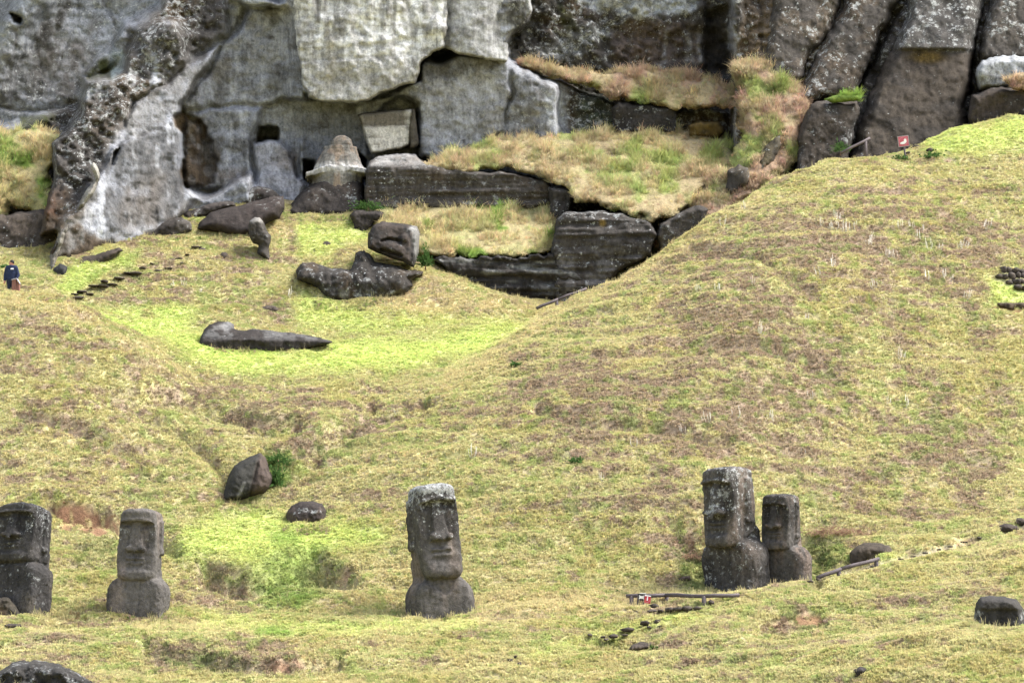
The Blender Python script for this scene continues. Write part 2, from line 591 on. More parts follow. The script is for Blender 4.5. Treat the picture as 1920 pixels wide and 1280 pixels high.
def hill(x, y):
    x, y = np.asarray(x, float), np.asarray(y, float)
    sh = x.shape
    x, y = x.ravel(), y.ravel()
    out = np.empty(len(x))
    for i in range(0, len(x), 40000):
        s = slice(i, i + 40000)
        d2 = (x[s, None] - _cx) ** 2 + (y[s, None] - _cy) ** 2
        out[s] = _tps(d2) @ _W[:_n] + _W[_n] + _W[_n + 1] * x[s] + _W[_n + 2] * y[s]
    return out.reshape(sh)

def tussock(x, y):
    """small lumps of the sward, stretched along the contour"""
    a = vnoise(x * 2.3 + 3, y * 3.1) * 0.6 + vnoise(x * 4.9, y * 6.4 + 9) * 0.4
    return a

# washed-out gullies, cut banks and the trodden trail: (photo line, depth m, half width px)
CARVE = [([(200,738),(300,735),(400,760),(500,795),(560,785)],.45,13),([(560,835),(640,815),(720,790),(800,755)],.40,12),([(95,955),(180,965),(240,985),(300,1015),(330,1035)],.55,12),
         ([(390,1060),(470,1075),(530,1050),(590,1040),(650,1075)],.6,15),([(270,1212),(380,1225),(470,1245),(560,1250),(640,1236)],.40,11),([(1262,985),(1300,1040),(1325,1095)],.22,18),
         ([(1500,1010),(1540,1040),(1530,1085)],.25,16),([(1430,1172),(1490,1168),(1550,1166)],.25,7),([(1530,1084),(1650,1058),(1790,1023),(1930,983)],.18,5),([(1280,650),(1420,640),(1560,700)],.25,12),
         ([(1010,760),(1100,790),(1220,800),(1360,830)],.28,12),([(40,780),(150,800),(260,850)],.3,12),([(1300,470),(1420,480),(1540,560)],.2,10),([(380,1078),(460,1092),(540,1080),(600,1072),(655,1088)],.55,17),([(430,905),(400,860),(330,800),(250,760)],.3,12),([(700,765),(640,800),(600,850),(560,880)],.3,13)]

def ground(x, y):
    """finished ground height"""
    x, y = np.asarray(x, float), np.asarray(y, float)
    z = hill(x, y)
    u, v = PIX(np.stack([x, np.maximum(y, 20), z], -1))
    for ln, dp, w in CARVE:
        a = np.array(ln)
        s = (u > a[:, 0].min() - 4 * w) & (u < a[:, 0].max() + 4 * w) & (v > a[:, 1].min() - 4 * w) & (v < a[:, 1].max() + 4 * w) & (y > 60)
        if s.any():
            d = line_d(ln, u[s], v[s]) + 3 * fbm(u[s] * .06, v[s] * .06, 2)
            zz = z[s]
            zz -= 1.4 * dp * np.exp(-(d / w) ** 2)
            z[s] = zz
    z = z + .045 * np.sin(6.283 * (z / .62 + .5 * fbm(x * .13, y * .13, 2)))       # little treads along the contour
    return z + 0.16 * fbm(x * 0.35, y * 0.35, 3) + 0.07 * fbm(x * .55 + .4 * y, y * 1.9, 2) + 0.12 * (tussock(x, y) - 0.5)

def hit(u, v, y0=60.0, y1=119.0):
    """horizontal distance at which the line of sight through a photo pixel meets the ground"""
    Y = np.arange(y0, y1, 0.1)
    p = P(np.full(Y.shape, float(u)), np.full(Y.shape, float(v)), Y)
    below = p[:, 2] < hill(p[:, 0], p[:, 1])
    return float(Y[np.argmax(below)]) if below.any() else y1

def at(u, v):
    """ground point seen at a photo pixel"""
    Y = hit(u, v)
    p = P(u, v, Y)
    p[2] = ground(p[:1], p[1:2])[0]
    return p

def axis(lo, hi, step, far, grow=1.35):
    a = list(np.arange(lo, hi + 1e-6, step))
    s = step
    while a[0] > -far:
        s *= grow
        a.insert(0, a[0] - s)
    s = step
    while a[-1] < far:
        s *= grow
        a.append(a[-1] + s)
    return np.array(a)

gx = axis(-25.5, 25.5, 0.11, 500)
gy = axis(64, 118.0, 0.11, 500)
GX, GY = np.meshgrid(gx, gy)
cxm, cym = np.clip(GX, -50, 50), np.clip(GY, 38, 127)
GZ = ground(cxm, cym)
out_x, out_y = np.abs(GX) - np.abs(cxm), np.maximum(GY - 127, 0)
GZ = GZ - 0.02 * out_x - 0.03 * np.maximum(38 - GY, 0) * np.clip((GY + 60) / 98, 0, 1) * 0.3 + 0.02 * out_y
GZ = np.where(GY < 38, np.minimum(GZ, -1.75 - 0.02 * np.abs(GY)), GZ)
pix_u, pix_v = PIX(np.stack([GX, np.maximum(GY, 20), GZ], -1))

# --- what grows where (colours of the plants and of bare soil)
C_YEL = np.array([0.505, 0.468, 0.225])      # yellow green sward
C_OLV = np.array([0.44, 0.395, 0.155])
C_BRN = np.array([0.34, 0.255, 0.185])     # dry mauve brown thatch, also painted shade in hollows and gullies
C_STR = np.array([0.58, 0.49, 0.26])       # straw
C_LUS = np.array([0.51, 0.60, 0.175])      # lush flat lawn
C_GRN = np.array([0.25, 0.36, 0.085])
C_RED = np.array([0.185, 0.10, 0.06])     # bare red soil
C_DKG = np.array([0.15, 0.19, 0.065])     # rank growth in the hollows
C_PNK = np.array([0.50, 0.35, 0.24])       # long dry grass
LUSH = [([(250,598),(330,615),(420,640),(600,648),(760,632),(960,604),(985,612),(900,660),(760,690),(560,700),(430,700),(350,665)],26,1.0),
        ([(350,985),(480,962),(700,985),(720,1010),(600,1030),(560,1080),(480,1090),(430,1050),(330,1040)],26,0.85),
        ([(1720,250),(1800,232),(1930,222),(1930,275),(1800,290),(1740,275)],16,0.75),
        ([(560,545),(700,585),(960,600),(700,625),(560,600)],22,0.7),
        ([(100,535),(180,480),(260,470),(180,530),(130,556)],14,0.8),
        ([(1850,520),(1930,545),(1930,580),(1870,570)],10,0.7),
        ([(1640,1030),(1690,1045),(1660,1060)],8,0.6),
        ([(380,1150),(600,1165),(900,1160),(900,1180),(500,1190),(380,1170)],12,0.45),
        ([(1180,1160),(1400,1140),(1330,1165),(1150,1190),(1000,1235),(960,1235)],12,0.4),
        ([(630,420),(690,400),(690,450),(620,480),(560,480),(560,430)],12,0.7)]
GREEN = [([(480,1105),(560,1080),(600,1110),(560,1140),(500,1140)],14,0.9),([(470,1178),(540,1174),(545,1186),(480,1190)],6,1.0),
         ([(505,1000),(550,1000),(560,1015),(510,1020)],6,0.7),([(480,1040),(560,1040),(600,1030),(610,1080),(540,1090),(480,1080)],16,0.55),
         ([(1270,1050),(1330,1060),(1330,1110),(1290,1120)],14,0.4),([(1510,1010),(1580,1000),(1600,1050),(1530,1080)],14,0.4),
         ([(110,540),(250,470),(260,480),(150,545)],8,0.6),([(490,870),(540,850),(545,900),(500,920)],8,0.8)]
RED = [([(95,945),(150,938),(210,962),(310,1010),(300,1030),(200,1000),(120,990)],7,0.95),([(60,1150),(140,1145),(190,1160),(120,1168)],4,0.8),
       ([(480,1238),(560,1232),(625,1228),(620,1252),(520,1262)],5,0.75),([(600,1065),(660,1070),(650,1100),(590,1090)],8,0.5),
       ([(1490,1150),(1540,1148),(1548,1168),(1495,1172)],4,0.9),([(1430,1165),(1490,1160),(1490,1175),(1440,1178)],4,0.6),
       ([(1270,985),(1330,980),(1335,1030),(1290,1040)],8,0.55),([(540,870),(600,860),(610,890),(550,895)],6,0.5),
       ([(1785,1010),(1830,1000),(1840,1012),(1800,1020)],3,0.8),([(500,790),(560,785),(570,805),(510,810)],6,0.5),
       ([(1690,1035),(1780,1018),(1790,1024),(1690,1042)],2,0.8),([(1860,570),(1925,572),(1925,590),(1870,580)],3,0.9)]
STRAWY = [([(720,1120),(1180,1110),(1330,1120),(1150,1150),(760,1172)],16,0.6),([(700,560),(830,500),(1010,580),(960,600),(760,590)],14,0.6),
          ([(250,1170),(480,1165),(480,1185),(250,1185)],8,0.5),([(0,560),(140,575),(400,720),(330,720),(120,600),(0,585)],12,0.45),
          ([(1440,354),(1240,474),(1010,594),(860,684),(880,700),(1030,610),(1260,490),(1450,370)],12,0.45),([(740,750),(900,670),(960,640),(960,660),(860,730)],12,0.6),
          ([(430,440),(540,410),(660,410),(640,430),(520,450)],10,0.5)]
BROWNY = [([(860,800),(1000,650),(1200,530),(1450,390),(1700,330),(1930,340),(1930,900),(1300,960),(1000,960)],40,0.42),([(-100,570),(150,615),(340,740),(380,880),(-100,930)],26,0.42),([(400,720),(700,760),(640,880),(520,860)],26,.35),([(150,560),(230,520),(320,480),(450,450),(560,470),(570,590),(400,598),(250,585)],26,0.6),([(700,560),(830,510),(960,585),(760,590)],14,.4),([(0,730),(200,720),(420,760),(560,770),(520,830),(300,820),(0,830)],30,0.6),([(400,760),(640,800),(900,740),(900,820),(700,870),(560,830)],30,0.55),
          ([(0,840),(230,870),(330,960),(300,980),(0,950)],24,0.55),([(1000,660),(1400,560),(1600,640),(1500,900),(1100,860),(900,760)],50,0.8),
          ([(270,1200),(480,1200),(650,1235),(640,1275),(300,1250)],20,0.45),([(1480,1150),(1580,1160),(1560,1190),(1440,1190)],10,0.4),
          ([(1280,470),(1500,380),(1900,420),(1850,560),(1500,620),(1200,600)],40,0.65),
          ([(140,590),(300,560),(420,600),(300,610)],14,0.5),([(1230,1000),(1330,980),(1330,1080),(1280,1100)],12,0.5),([(1500,975),(1650,985),(1640,1030),(1520,1060)],14,0.5)]

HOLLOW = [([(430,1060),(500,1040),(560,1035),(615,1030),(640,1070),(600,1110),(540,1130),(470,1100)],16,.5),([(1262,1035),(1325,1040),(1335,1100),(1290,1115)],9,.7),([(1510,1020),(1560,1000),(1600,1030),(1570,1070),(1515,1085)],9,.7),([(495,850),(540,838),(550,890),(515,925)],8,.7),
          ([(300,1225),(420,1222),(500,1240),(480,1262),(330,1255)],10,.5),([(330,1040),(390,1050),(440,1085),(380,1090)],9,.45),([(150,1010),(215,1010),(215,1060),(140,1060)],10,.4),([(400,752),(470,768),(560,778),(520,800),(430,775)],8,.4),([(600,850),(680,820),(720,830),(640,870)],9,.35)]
TRAIL = [(1536,1086),(1590,1072),(1650,1057),(1720,1041),(1790,1023),(1850,1008),(1930,984)]
C_TRL = np.array([.36, .30, .235])
def zones(u, v, lst):
    m = np.zeros(u.shape)
    wob = 10 * fbm(u * 0.02, v * 0.03, 3)
    for poly, soft, k in lst:
        a = np.array(poly)
        s = (u > a[:, 0].min() - 60) & (u < a[:, 0].max() + 60) & (v > a[:, 1].min() - 60) & (v < a[:, 1].max() + 60)
        if s.any():
            d = poly_d(poly, u[s], v[s]) + wob[s] * min(1.0, soft / 10)
            m[s] = np.maximum(m[s], k * ss(-soft, soft, d))
    return m

def turf(x, y, z, u, v, fine=0.0):
    """plant colour at ground points; fine adds a per-tuft variation"""
    c = np.tile(C_YEL, x.shape + (1,))
    n1, n2 = fbm(x * 0.22, y * 0.22 + 5, 3), fbm(x * 0.9 + 40, y * 1.1, 3)
    n3 = fbm(x * 4.2 + 9, y * 5.6 + 70, 2)
    bro = zones(u, v, BROWNY)
    dry = np.clip(0.42 + 0.30 * n1 + 0.50 * n2 + 0.38 * n3 + bro * 0.85 - 0.28, 0, 1) + fine
    c = mixc(c, C_OLV, ss(-0.2, 0.7, fbm(x * 0.6 + 11, y * 0.7, 3)) * 0.6)
    lush, strw = zones(u, v, LUSH), zones(u, v, STRAWY)
    behind = ss(99.6, 101.2, y) * ss(400, 330, u) * ss(566, 592, v + .05 * (u - 200))      # flat ground behind the left mound
    lush = np.maximum(lush, .8 * behind * ss(-.5, .3, n2 + .35))
    front_r = ss(-3, 5, poly_d([(700,765),(740,744),(860,686),(950,637),(1010,597),(1110,552),(1240,477),(1330,417),(1440,357),(1440,900),(700,900)], u, v)) * ss(106.5, 105, y)
    front_l = ss(-3, 5, poly_d([(-300,520),(0,543),(60,551),(130,573),(200,606),(260,633),(320,666),(370,699),(395,730),(300,900),(-300,900)], u, v)) * ss(99.5, 98.5, y)
    lush = lush * (1 - .9 * front_r) * (1 - .9 * front_l)
    ph = 6.283 * (z / .62 + .5 * fbm(x * .13, y * .13, 2))
    dry = dry + .16 * np.sin(ph + 1.2) * (1 - lush)
    c = mixc(c, C_STR, np.clip(strw * 0.9 + 0.35 * ss(0.1, 0.7, fbm(x * 0.5 + 90, y * 0.6, 3)), 0, 1))
    car = np.zeros(u.shape)
    for ln, dp, w in CARVE:
        car = np.maximum(car, dp * 1.4 * np.exp(-(line_d(ln, u, v) / (w * 1.1)) ** 2))
    dry = dry + .8 * car
    c = mixc(c, C_BRN * (1 - .3 * np.clip(car, 0, 1))[..., None], ss(0.35, 0.85, dry) * (1 - 0.9 * lush) * (1 - 0.6 * strw) * 0.9)  # gully lines: dry brown, darkened further as painted shade
    c = mixc(c, C_GRN, ss(0.35, 0.75, fbm(x * 3.1 + 60, y * 3.6 + 30, 2) + .35 * fbm(x * .4, y * .4 + 8, 2)) * 0.45)
    c = mixc(c, C_LUS, np.clip(lush * (1.0 + 0.2 * n2), 0, 1))
    c = mixc(c, C_GRN, zones(u, v, GREEN) * np.clip(0.8 + 0.4 * n2, 0, 1))
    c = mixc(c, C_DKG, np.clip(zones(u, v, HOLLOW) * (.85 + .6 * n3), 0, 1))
    red = zones(u, v, RED)
    red = red * ss(.15, .75, red * .8 + .5 * n3 + .25 * n2)
    c = mixc(c, C_RED, red)
    trl = ss(5.5, 2.5, line_d(TRAIL, u, v) + 2 * n3) * ss(-.5, .2, n2 + .6)
    c = mixc(c, C_TRL, trl)
    red = np.maximum(red, .85 * trl)
    return c, red, lush, strw

vis = (pix_u > -300) & (pix_u < 2220) & (pix_v < 1500) & (GY > 55) & (GY < 125)
gcol = np.tile(C_OLV, GX.shape + (1,))
_c4 = turf(GX[vis], GY[vis], GZ[vis], pix_u[vis], pix_v[vis])
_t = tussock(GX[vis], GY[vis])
_gc = mixc(_c4[0], C_BRN * 0.85, ss(0.55, 0.3, _t) * 0.55 * (1 - _c4[1]) * (1 - 0.8 * _c4[2]))  # tussock hollows painted browner: thatch plus the shade between lumps
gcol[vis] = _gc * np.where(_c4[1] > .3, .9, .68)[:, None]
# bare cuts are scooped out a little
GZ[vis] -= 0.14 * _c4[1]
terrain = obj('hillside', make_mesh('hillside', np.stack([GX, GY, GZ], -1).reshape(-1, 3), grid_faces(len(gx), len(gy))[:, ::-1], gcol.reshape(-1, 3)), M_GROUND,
              kind='structure', label='grassy slope of the quarry hill')
# ------------------------------------------------------------------ cliff
G_PALE, G_LITE, G_MID = np.array([.31, .31, .315]), np.array([.46, .45, .42]), np.array([.17, .165, .16])
D_DARK, D_BRN, D_BLK = np.array([.068, .060, .053]), np.array([.115, .082, .052]), np.array([.030, .028, .027])
MOSS, OCHRE, WHITE = np.array([.075, .085, .02]), np.array([.20, .13, .03]), np.array([.43, .43, .425])

cu, cv = np.arange(-420, 2345, 3.6), np.arange(-330, 640, 3.6)
U, V = np.meshgrid(cu, cv)
wu, wv = U + 7 * fbm(U * .018, V * .018, 3), V + 7 * fbm(U * .018 + 50, V * .018, 3)

def layer(Y, poly, to, w=5.0):
    k = ss(-w, w, poly_d(poly, wu, wv))
    return mix(Y, to, k)

CY = 121.0 + (400 - V) * 0.007
CY = layer(CY, [(-600,-400),(420,-400),(470,10),(416,77),(340,200),(322,215),(340,290),(360,350),(450,400),(450,700),(-600,700)], 119.2 + (300 - V) * .006 - (300 - U) * .004, 10)
# grey face far left sits back behind the rib
CY = layer(CY, [(-600,-400),(300,-400),(320,0),(235,44),(232,100),(180,190),(90,215),(0,245),(-600,260)], 121.0 + (200 - V) * .008, 12)
CY = layer(CY, [(60,-80),(120,-80),(70,40),(30,120),(0,180),(-60,180),(-20,90)], 120.1, 20)
CY = layer(CY, [(20,25),(42,35),(40,48),(28,45)], 122.3, 4)
# rough dark rib
CY = layer(CY, [(336,-120),(440,-120),(430,0),(416,60),(353,120),(336,134),(300,165),(252,188),(240,240),(216,276),(206,326),(175,385),(150,430),(70,440),(80,400),(94,345),(100,270),(150,215),(165,150),(235,130),(240,60),(300,20)], 111.2 + (360 - V) * .020 + .01 * (U - 150), 9)
CY = layer(CY, [(260,60),(330,36),(350,70),(345,125),(290,150),(255,140)], 117.0, 14)
CY = layer(CY, [(235,44),(252,60),(240,100),(170,150),(168,130)], 120.6, 5)                      # crevice behind the rib
# left wall of the bay, folded twice
CY = layer(CY, [(416,77),(403,111),(336,195),(334,225),(310,262),(256,290),(215,318),(188,330),(202,269),(235,235),(252,188),(336,134)], 114.6 + (U - 250) * .016 + (250 - V) * .014, 8)
CY = layer(CY, [(289,242),(322,215),(336,242),(339,319),(356,353),(400,400),(400,640),(88,640),(92,470),(110,415),(155,372),(190,320),(215,279)], 109.3 + (U - 150) * .026 + np.maximum(430 - V, 0) * .011, 5)
CY = layer(CY, [(214,285),(226,278),(212,305),(206,308)], CY + 1.4, 3)
# upper alcove and lower recess
CY = layer(CY, [(520,-400),(1010,-400),(1000,20),(985,50),(960,66),(955,105),(940,112),(862,96),(838,84),(800,96),(780,112),(778,140),(735,155),(690,182),(600,184),(572,172),(548,100),(535,0)], 118.9 + (100 - V) * .003, 6)
CY = layer(CY, [(467,17),(500,10),(540,14),(556,40),(562,110),(580,190),(527,191),(510,201),(487,205),(420,198),(420,198),(345,205),(338,195),(403,111),(416,77)], 119.8 + .8 * np.sqrt(np.clip(1 - ((U - 480) / 105) ** 2, 0, 1)) - .9 * ss(520, 565, U), 9)
CY = layer(CY, [(440,-5),(500,-6),(545,4),(556,30),(540,14),(500,10),(467,17)], 119.2, 5)
CY = layer(CY, [(487,205),(510,201),(527,191),(578,186),(700,186),(760,170),(700,215),(692,275),(696,330),(690,400),(480,400),(470,260)], 121.3, 6)
CY = layer(CY, [(420,198),(487,205),(470,260),(475,330),(440,350),(405,350),(340,350),(336,240),(345,205)], 120.0, 8)
CY = layer(CY, [(790,118),(850,100),(950,112),(960,130),(955,180),(950,250),(880,300),(780,300),(782,200),(740,172),(784,150)], 119.35 + .004 * np.clip(V - 110, 0, 150), 7)
CY = layer(CY, [(955,118),(1000,140),(1050,165),(1065,240),(1060,270),(940,275),(955,180)], 119.7, 9)
# niches
CY = layer(CY, [(323,214),(332,209),(350,210),(380,236),(398,262),(408,298),(408,335),(380,350),(350,348),(340,318),(340,270),(338,245),(326,236)], 120.6, 3)
CY = layer(CY, [(344,222),(372,240),(382,262),(378,300),(346,300),(342,250)], 120.0, 6)
CY = layer(CY, [(346,300),(372,302),(384,340),(360,348),(344,332)], 119.4, 8)
CY = layer(CY, [(483,240),(500,236),(521,237),(522,268),(482,271)], 125.0, 2.5)
CY = layer(CY, [(478,272),(524,268),(540,285),(552,310),(560,330),(572,345),(560,380),(470,380),(480,330)], 119.4 - (V - 330) * .008, 5)
CY = layer(CY, [(538,268),(552,262),(564,263),(566,330),(558,334),(556,300),(540,296)], 121.2, 3)
CY = layer(CY, [(564,262),(570,262),(571,335),(564,338)], 119.5, 2.5)
CY = layer(CY, [(570,300),(592,302),(588,345),(570,335)], 125.5, 3)
CY = layer(CY, [(650,272),(668,276),(690,300),(696,330),(684,360),(684,395),(672,395),(668,330)], 126.0, 3)
# white stained toe
CY = layer(CY, [(440,345),(470,330),(480,390),(400,420),(360,425),(330,420),(360,380)], 117.2, 10)
# right half: faces behind the ledges, broken columns
CY = layer(CY, [(960,-400),(1385,-400),(1380,160),(1320,142),(1100,132),(968,112),(950,90),(1000,25)], 122.6 + (100 - V) * .006, 6)
CY = layer(CY, [(1325,20),(1365,10),(1378,140),(1322,140)], 123.8, 8)
CY = layer(CY, [(1050,160),(1190,205),(1365,205),(1370,270),(1040,270)], 121.4, 6)
CY = layer(CY, [(1365,-400),(2500,-400),(2500,700),(1365,700),(1378,150)], 118.6 + (150 - V) * .012, 8)
CY = layer(CY, [(1368,-100),(1390,-100),(1400,100),(1385,150),(1378,60)], 119.2, 6)
for dark_gap in ([(1655,20),(1690,10),(1640,120),(1608,178),(1596,175),(1625,110)], [(1832,-60),(1862,-60),(1836,60),(1830,120),(1824,175),(1812,170),(1822,90)]):
    CY = layer(CY, dark_gap, 120.8, 4)
rough = 0.30 * fbm(U * .010, V * .012, 4) + 0.15 * fbm(U * .035, V * .045, 4) + .06 * fbm(U * .11, V * .13, 2)
dark_m = ss(-20, 20, poly_d([(336,-200),(440,-200),(430,0),(416,60),(353,120),(300,165),(252,188),(235,235),(202,269),(188,319),(140,400),(60,420),(0,260),(90,215),(165,150),(235,130),(240,60),(300,20)], wu, wv))
dark_m = np.maximum(dark_m, ss(-12, 12, poly_d([(968,-400),(2500,-400),(2500,700),(1040,700),(1062,165),(1000,128),(950,90),(1000,20)], wu, wv)))
CY = CY - rough * (0.75 + 1.0 * dark_m)
# open joints and fold edges
CRACKS = [([(300,238),(270,250),(240,262),(214,282)],2.2,.35),([(416,77),(395,115),(360,160),(336,196)],2.0,.3),([(336,134),(312,150),(290,165)],3.0,.5),([(60,0),(40,60),(28,110),(0,170)],2.5,.3),([(150,0),(140,60),(110,130),(60,200)],2.2,.25),
          ([(0,205),(60,212),(110,205),(150,190)],3.5,.5),([(560,30),(558,90),(570,150)],2,.3),([(955,180),(950,230),(945,270)],2.5,.2),([(870,105),(880,150),(930,125)],2,.15),([(1180,30),(1100,70),(1060,110)],2.5,.25),
          ([(1290,0),(1282,60),(1300,130)],2.5,.3),([(1150,-40),(1165,20),(1155,60),(1170,110)],2,.2),([(1230,30),(1225,80),(1240,125)],2,.2),([(1000,60),(1080,45),(1200,60),(1320,50)],2,.2),([(225,300),(250,340),(262,400),(255,440)],1.8,.12),
          ([(200,0),(215,50),(205,95)],2.5,.3),([(90,30),(70,80),(80,140)],2,.2),([(430,200),(435,260),(425,320)],1.8,.12),([(700,200),(720,195),(760,180)],2,.2),([(1420,-40),(1432,60),(1425,120)],3,.4)]
crk = np.zeros(U.shape)
for ln, w_, dp_ in CRACKS:
    k_ = np.exp(-(line_d(ln, wu, wv) / w_) ** 2)
    CY = CY + .5 * dp_ * k_
    crk = np.maximum(crk, k_ * min(1.0, dp_ * 2.2))
# pitted, chipped surface
CY = CY + .16 * ss(.25, .8, fbm(U * .07 + 9, V * .09, 3)) * (.35 + .9 * dark_m) + .05 * fbm(U * .22, V * .25, 2) * (.6 + dark_m)
strata = np.sin((V + 0.06 * U + 9 * fbm(U * .01, V * .01, 2)) * .30) * .02
CY = CY - strata

# stone colours
n5 = fbm(U * .07 + 33, V * .05, 4)
n1, n2, n3 = fbm(U * .012, V * .012, 4), fbm(U * .04, V * .03 + 8, 4), fbm(U * .09 + 20, V * .02, 3)
cc = np.tile(G_PALE, U.shape + (1,))
cc = mixc(cc, G_MID, ss(-.2, .6, n2) * .8)
cc = mixc(cc, G_MID * .55, ss(.15, .75, fbm(U * .022 + 80, V * .03 + 11, 5)) * .65)
cc = mixc(cc, np.array([.20, .18, .15]), ss(0, .8, n1) * .45)
cc = mixc(cc, G_LITE, ss(.25, .8, n3) * .5)
al = np.full(U.shape, .10) + .12 * n1

def paint(poly, c, k=1.0, w=8.0, a=None):
    global cc, al
    m = k * ss(-w, w, poly_d(poly, wu, wv) + 7 * n2) * (.55 + .45 * ss(-.35, .25, n5))
    cc = mixc(cc, c, m)
    if a is not None:
        al = mix(al, a, m)

cc = mixc(cc, mixc(np.tile(D_DARK, U.shape + (1,)), D_BRN, ss(-.2, .6, n1)), dark_m * .95)
al = mix(al, .42 + .15 * n1, dark_m)
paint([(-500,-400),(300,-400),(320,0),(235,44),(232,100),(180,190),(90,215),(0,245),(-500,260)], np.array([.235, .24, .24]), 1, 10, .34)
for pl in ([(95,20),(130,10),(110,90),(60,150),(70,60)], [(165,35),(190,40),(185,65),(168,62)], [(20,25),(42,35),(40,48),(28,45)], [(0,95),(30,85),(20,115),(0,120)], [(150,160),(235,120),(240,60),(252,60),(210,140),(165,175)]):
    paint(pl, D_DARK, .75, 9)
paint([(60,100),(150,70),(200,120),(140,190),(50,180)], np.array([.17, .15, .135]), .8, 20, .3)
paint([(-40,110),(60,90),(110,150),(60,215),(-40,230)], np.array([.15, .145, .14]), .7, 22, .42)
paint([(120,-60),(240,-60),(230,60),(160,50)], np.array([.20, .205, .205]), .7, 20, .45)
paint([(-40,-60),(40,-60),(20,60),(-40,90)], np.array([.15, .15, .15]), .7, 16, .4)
paint([(160,150),(180,120),(205,95),(214,120),(205,140)], MOSS, .9, 6, .05)
paint([(205,95),(232,90),(232,130),(210,140)], np.array([.30, .34, .30]), .8, 6, .5)
paint([(30,222),(100,222),(105,240),(40,240)], MOSS * 1.2, .8, 6)
paint([(255,45),(330,36),(350,60),(345,120),(290,150),(255,140)], G_MID * .75, .8, 14, .42)
paint([(305,40),(335,36),(338,48),(312,50)], WHITE, .7, 6, .5)
paint([(272,100),(292,100),(297,115),(290,165),(282,160),(284,118)], WHITE, .85, 4, .3)
paint([(245,125),(258,135),(248,155),(238,150)], WHITE, .55, 4, .4)
paint([(100,205),(240,150),(255,190),(235,235),(202,269),(188,319),(150,352),(94,345)], D_DARK * 1.1, .8, 10, .44)
# bay: soft stains on the smooth dressed faces, shade painted under the overhangs
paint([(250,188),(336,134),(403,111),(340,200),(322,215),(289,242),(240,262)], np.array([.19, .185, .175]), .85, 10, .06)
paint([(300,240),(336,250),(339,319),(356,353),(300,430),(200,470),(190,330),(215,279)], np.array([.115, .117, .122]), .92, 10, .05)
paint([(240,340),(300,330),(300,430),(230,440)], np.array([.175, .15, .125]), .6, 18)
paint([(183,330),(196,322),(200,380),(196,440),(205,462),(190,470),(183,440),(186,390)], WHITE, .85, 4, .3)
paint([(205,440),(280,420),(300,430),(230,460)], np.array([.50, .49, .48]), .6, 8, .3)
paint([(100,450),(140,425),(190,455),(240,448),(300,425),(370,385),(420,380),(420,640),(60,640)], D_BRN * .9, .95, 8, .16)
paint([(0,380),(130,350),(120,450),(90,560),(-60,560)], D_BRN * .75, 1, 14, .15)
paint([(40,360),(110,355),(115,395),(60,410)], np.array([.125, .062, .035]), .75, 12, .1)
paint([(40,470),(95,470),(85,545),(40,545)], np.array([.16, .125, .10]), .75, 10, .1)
paint([(420,90),(500,30),(540,60),(555,130),(560,190),(470,195),(390,160)], np.array([.265, .26, .25]), .6, 20, .03)
paint([(500,120),(555,130),(570,186),(500,186)], np.array([.13, .13, .13]), .6, 16, .12)
paint([(405,100),(430,96),(435,130),(400,150),(390,140)], np.array([.19, .175, .15]), .7, 6, 0)
for q in ((500,71,24,4),(505,97,14,3),(350,172,6,5),(470,60,10,3),(520,140,8,3),(860,160,9,4),(900,190,5,8),(830,230,5,9),(905,222,10,5)):
    paint([(q[0]-q[2]/2,q[1]-q[3]/2),(q[0]+q[2]/2,q[1]-q[3]/2),(q[0]+q[2]/2,q[1]+q[3]/2),(q[0]-q[2]/2,q[1]+q[3]/2)], D_DARK, .85, 2.5)
paint([(520,192),(700,188),(690,215),(560,215)], np.array([.165, .16, .13]), .7, 12, .02)  # overhang's shade painted as a dark strip on the wall
paint([(560,215),(690,215),(690,320),(580,320)], np.array([.20, .205, .22]), .75, 14, .03)  # blue-grey shade of the recess put into the stone colour
paint([(790,115),(840,102),(950,116),(950,140),(800,150)], np.array([.115, .11, .10]), .7, 8, .05)  # painted shade below the hanging block
paint([(790,150),(950,140),(950,270),(790,280)], np.array([.36, .35, .345]), .8, 12, .03)
paint([(955,120),(1040,160),(1060,260),(950,270)], np.array([.19, .185, .18]), .85, 8, .38)
paint([(1025,175),(1062,185),(1062,250),(1020,245)], WHITE, .55, 6, .8)
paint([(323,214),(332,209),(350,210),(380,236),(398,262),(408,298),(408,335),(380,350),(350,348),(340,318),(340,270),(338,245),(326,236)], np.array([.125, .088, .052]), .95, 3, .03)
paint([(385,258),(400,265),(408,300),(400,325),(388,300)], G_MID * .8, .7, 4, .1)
paint([(326,216),(336,214),(340,244),(328,234)], np.array([.21, .15, .09]), .8, 4)
paint([(350,216),(356,216),(360,290),(352,296)], np.array([.25, .21, .14]), .6, 4)
paint([(480,270),(524,268),(545,290),(556,330),(575,345),(560,385),(470,380)], np.array([.36, .345, .34]), .85, 5, .03)
paint([(522,278),(556,290),(556,315),(500,310)], np.array([.20, .165, .13]), .7, 5)
paint([(400,320),(450,310),(470,325),(450,350),(410,345)], np.array([.19, .155, .12]), .7, 8)
paint([(360,380),(440,345),(470,335),(470,375),(400,410),(340,420)], np.array([.36, .355, .35]), .8, 7, .12)
paint([(345,345),(380,350),(370,375),(350,370)], WHITE, .8, 4, .1)
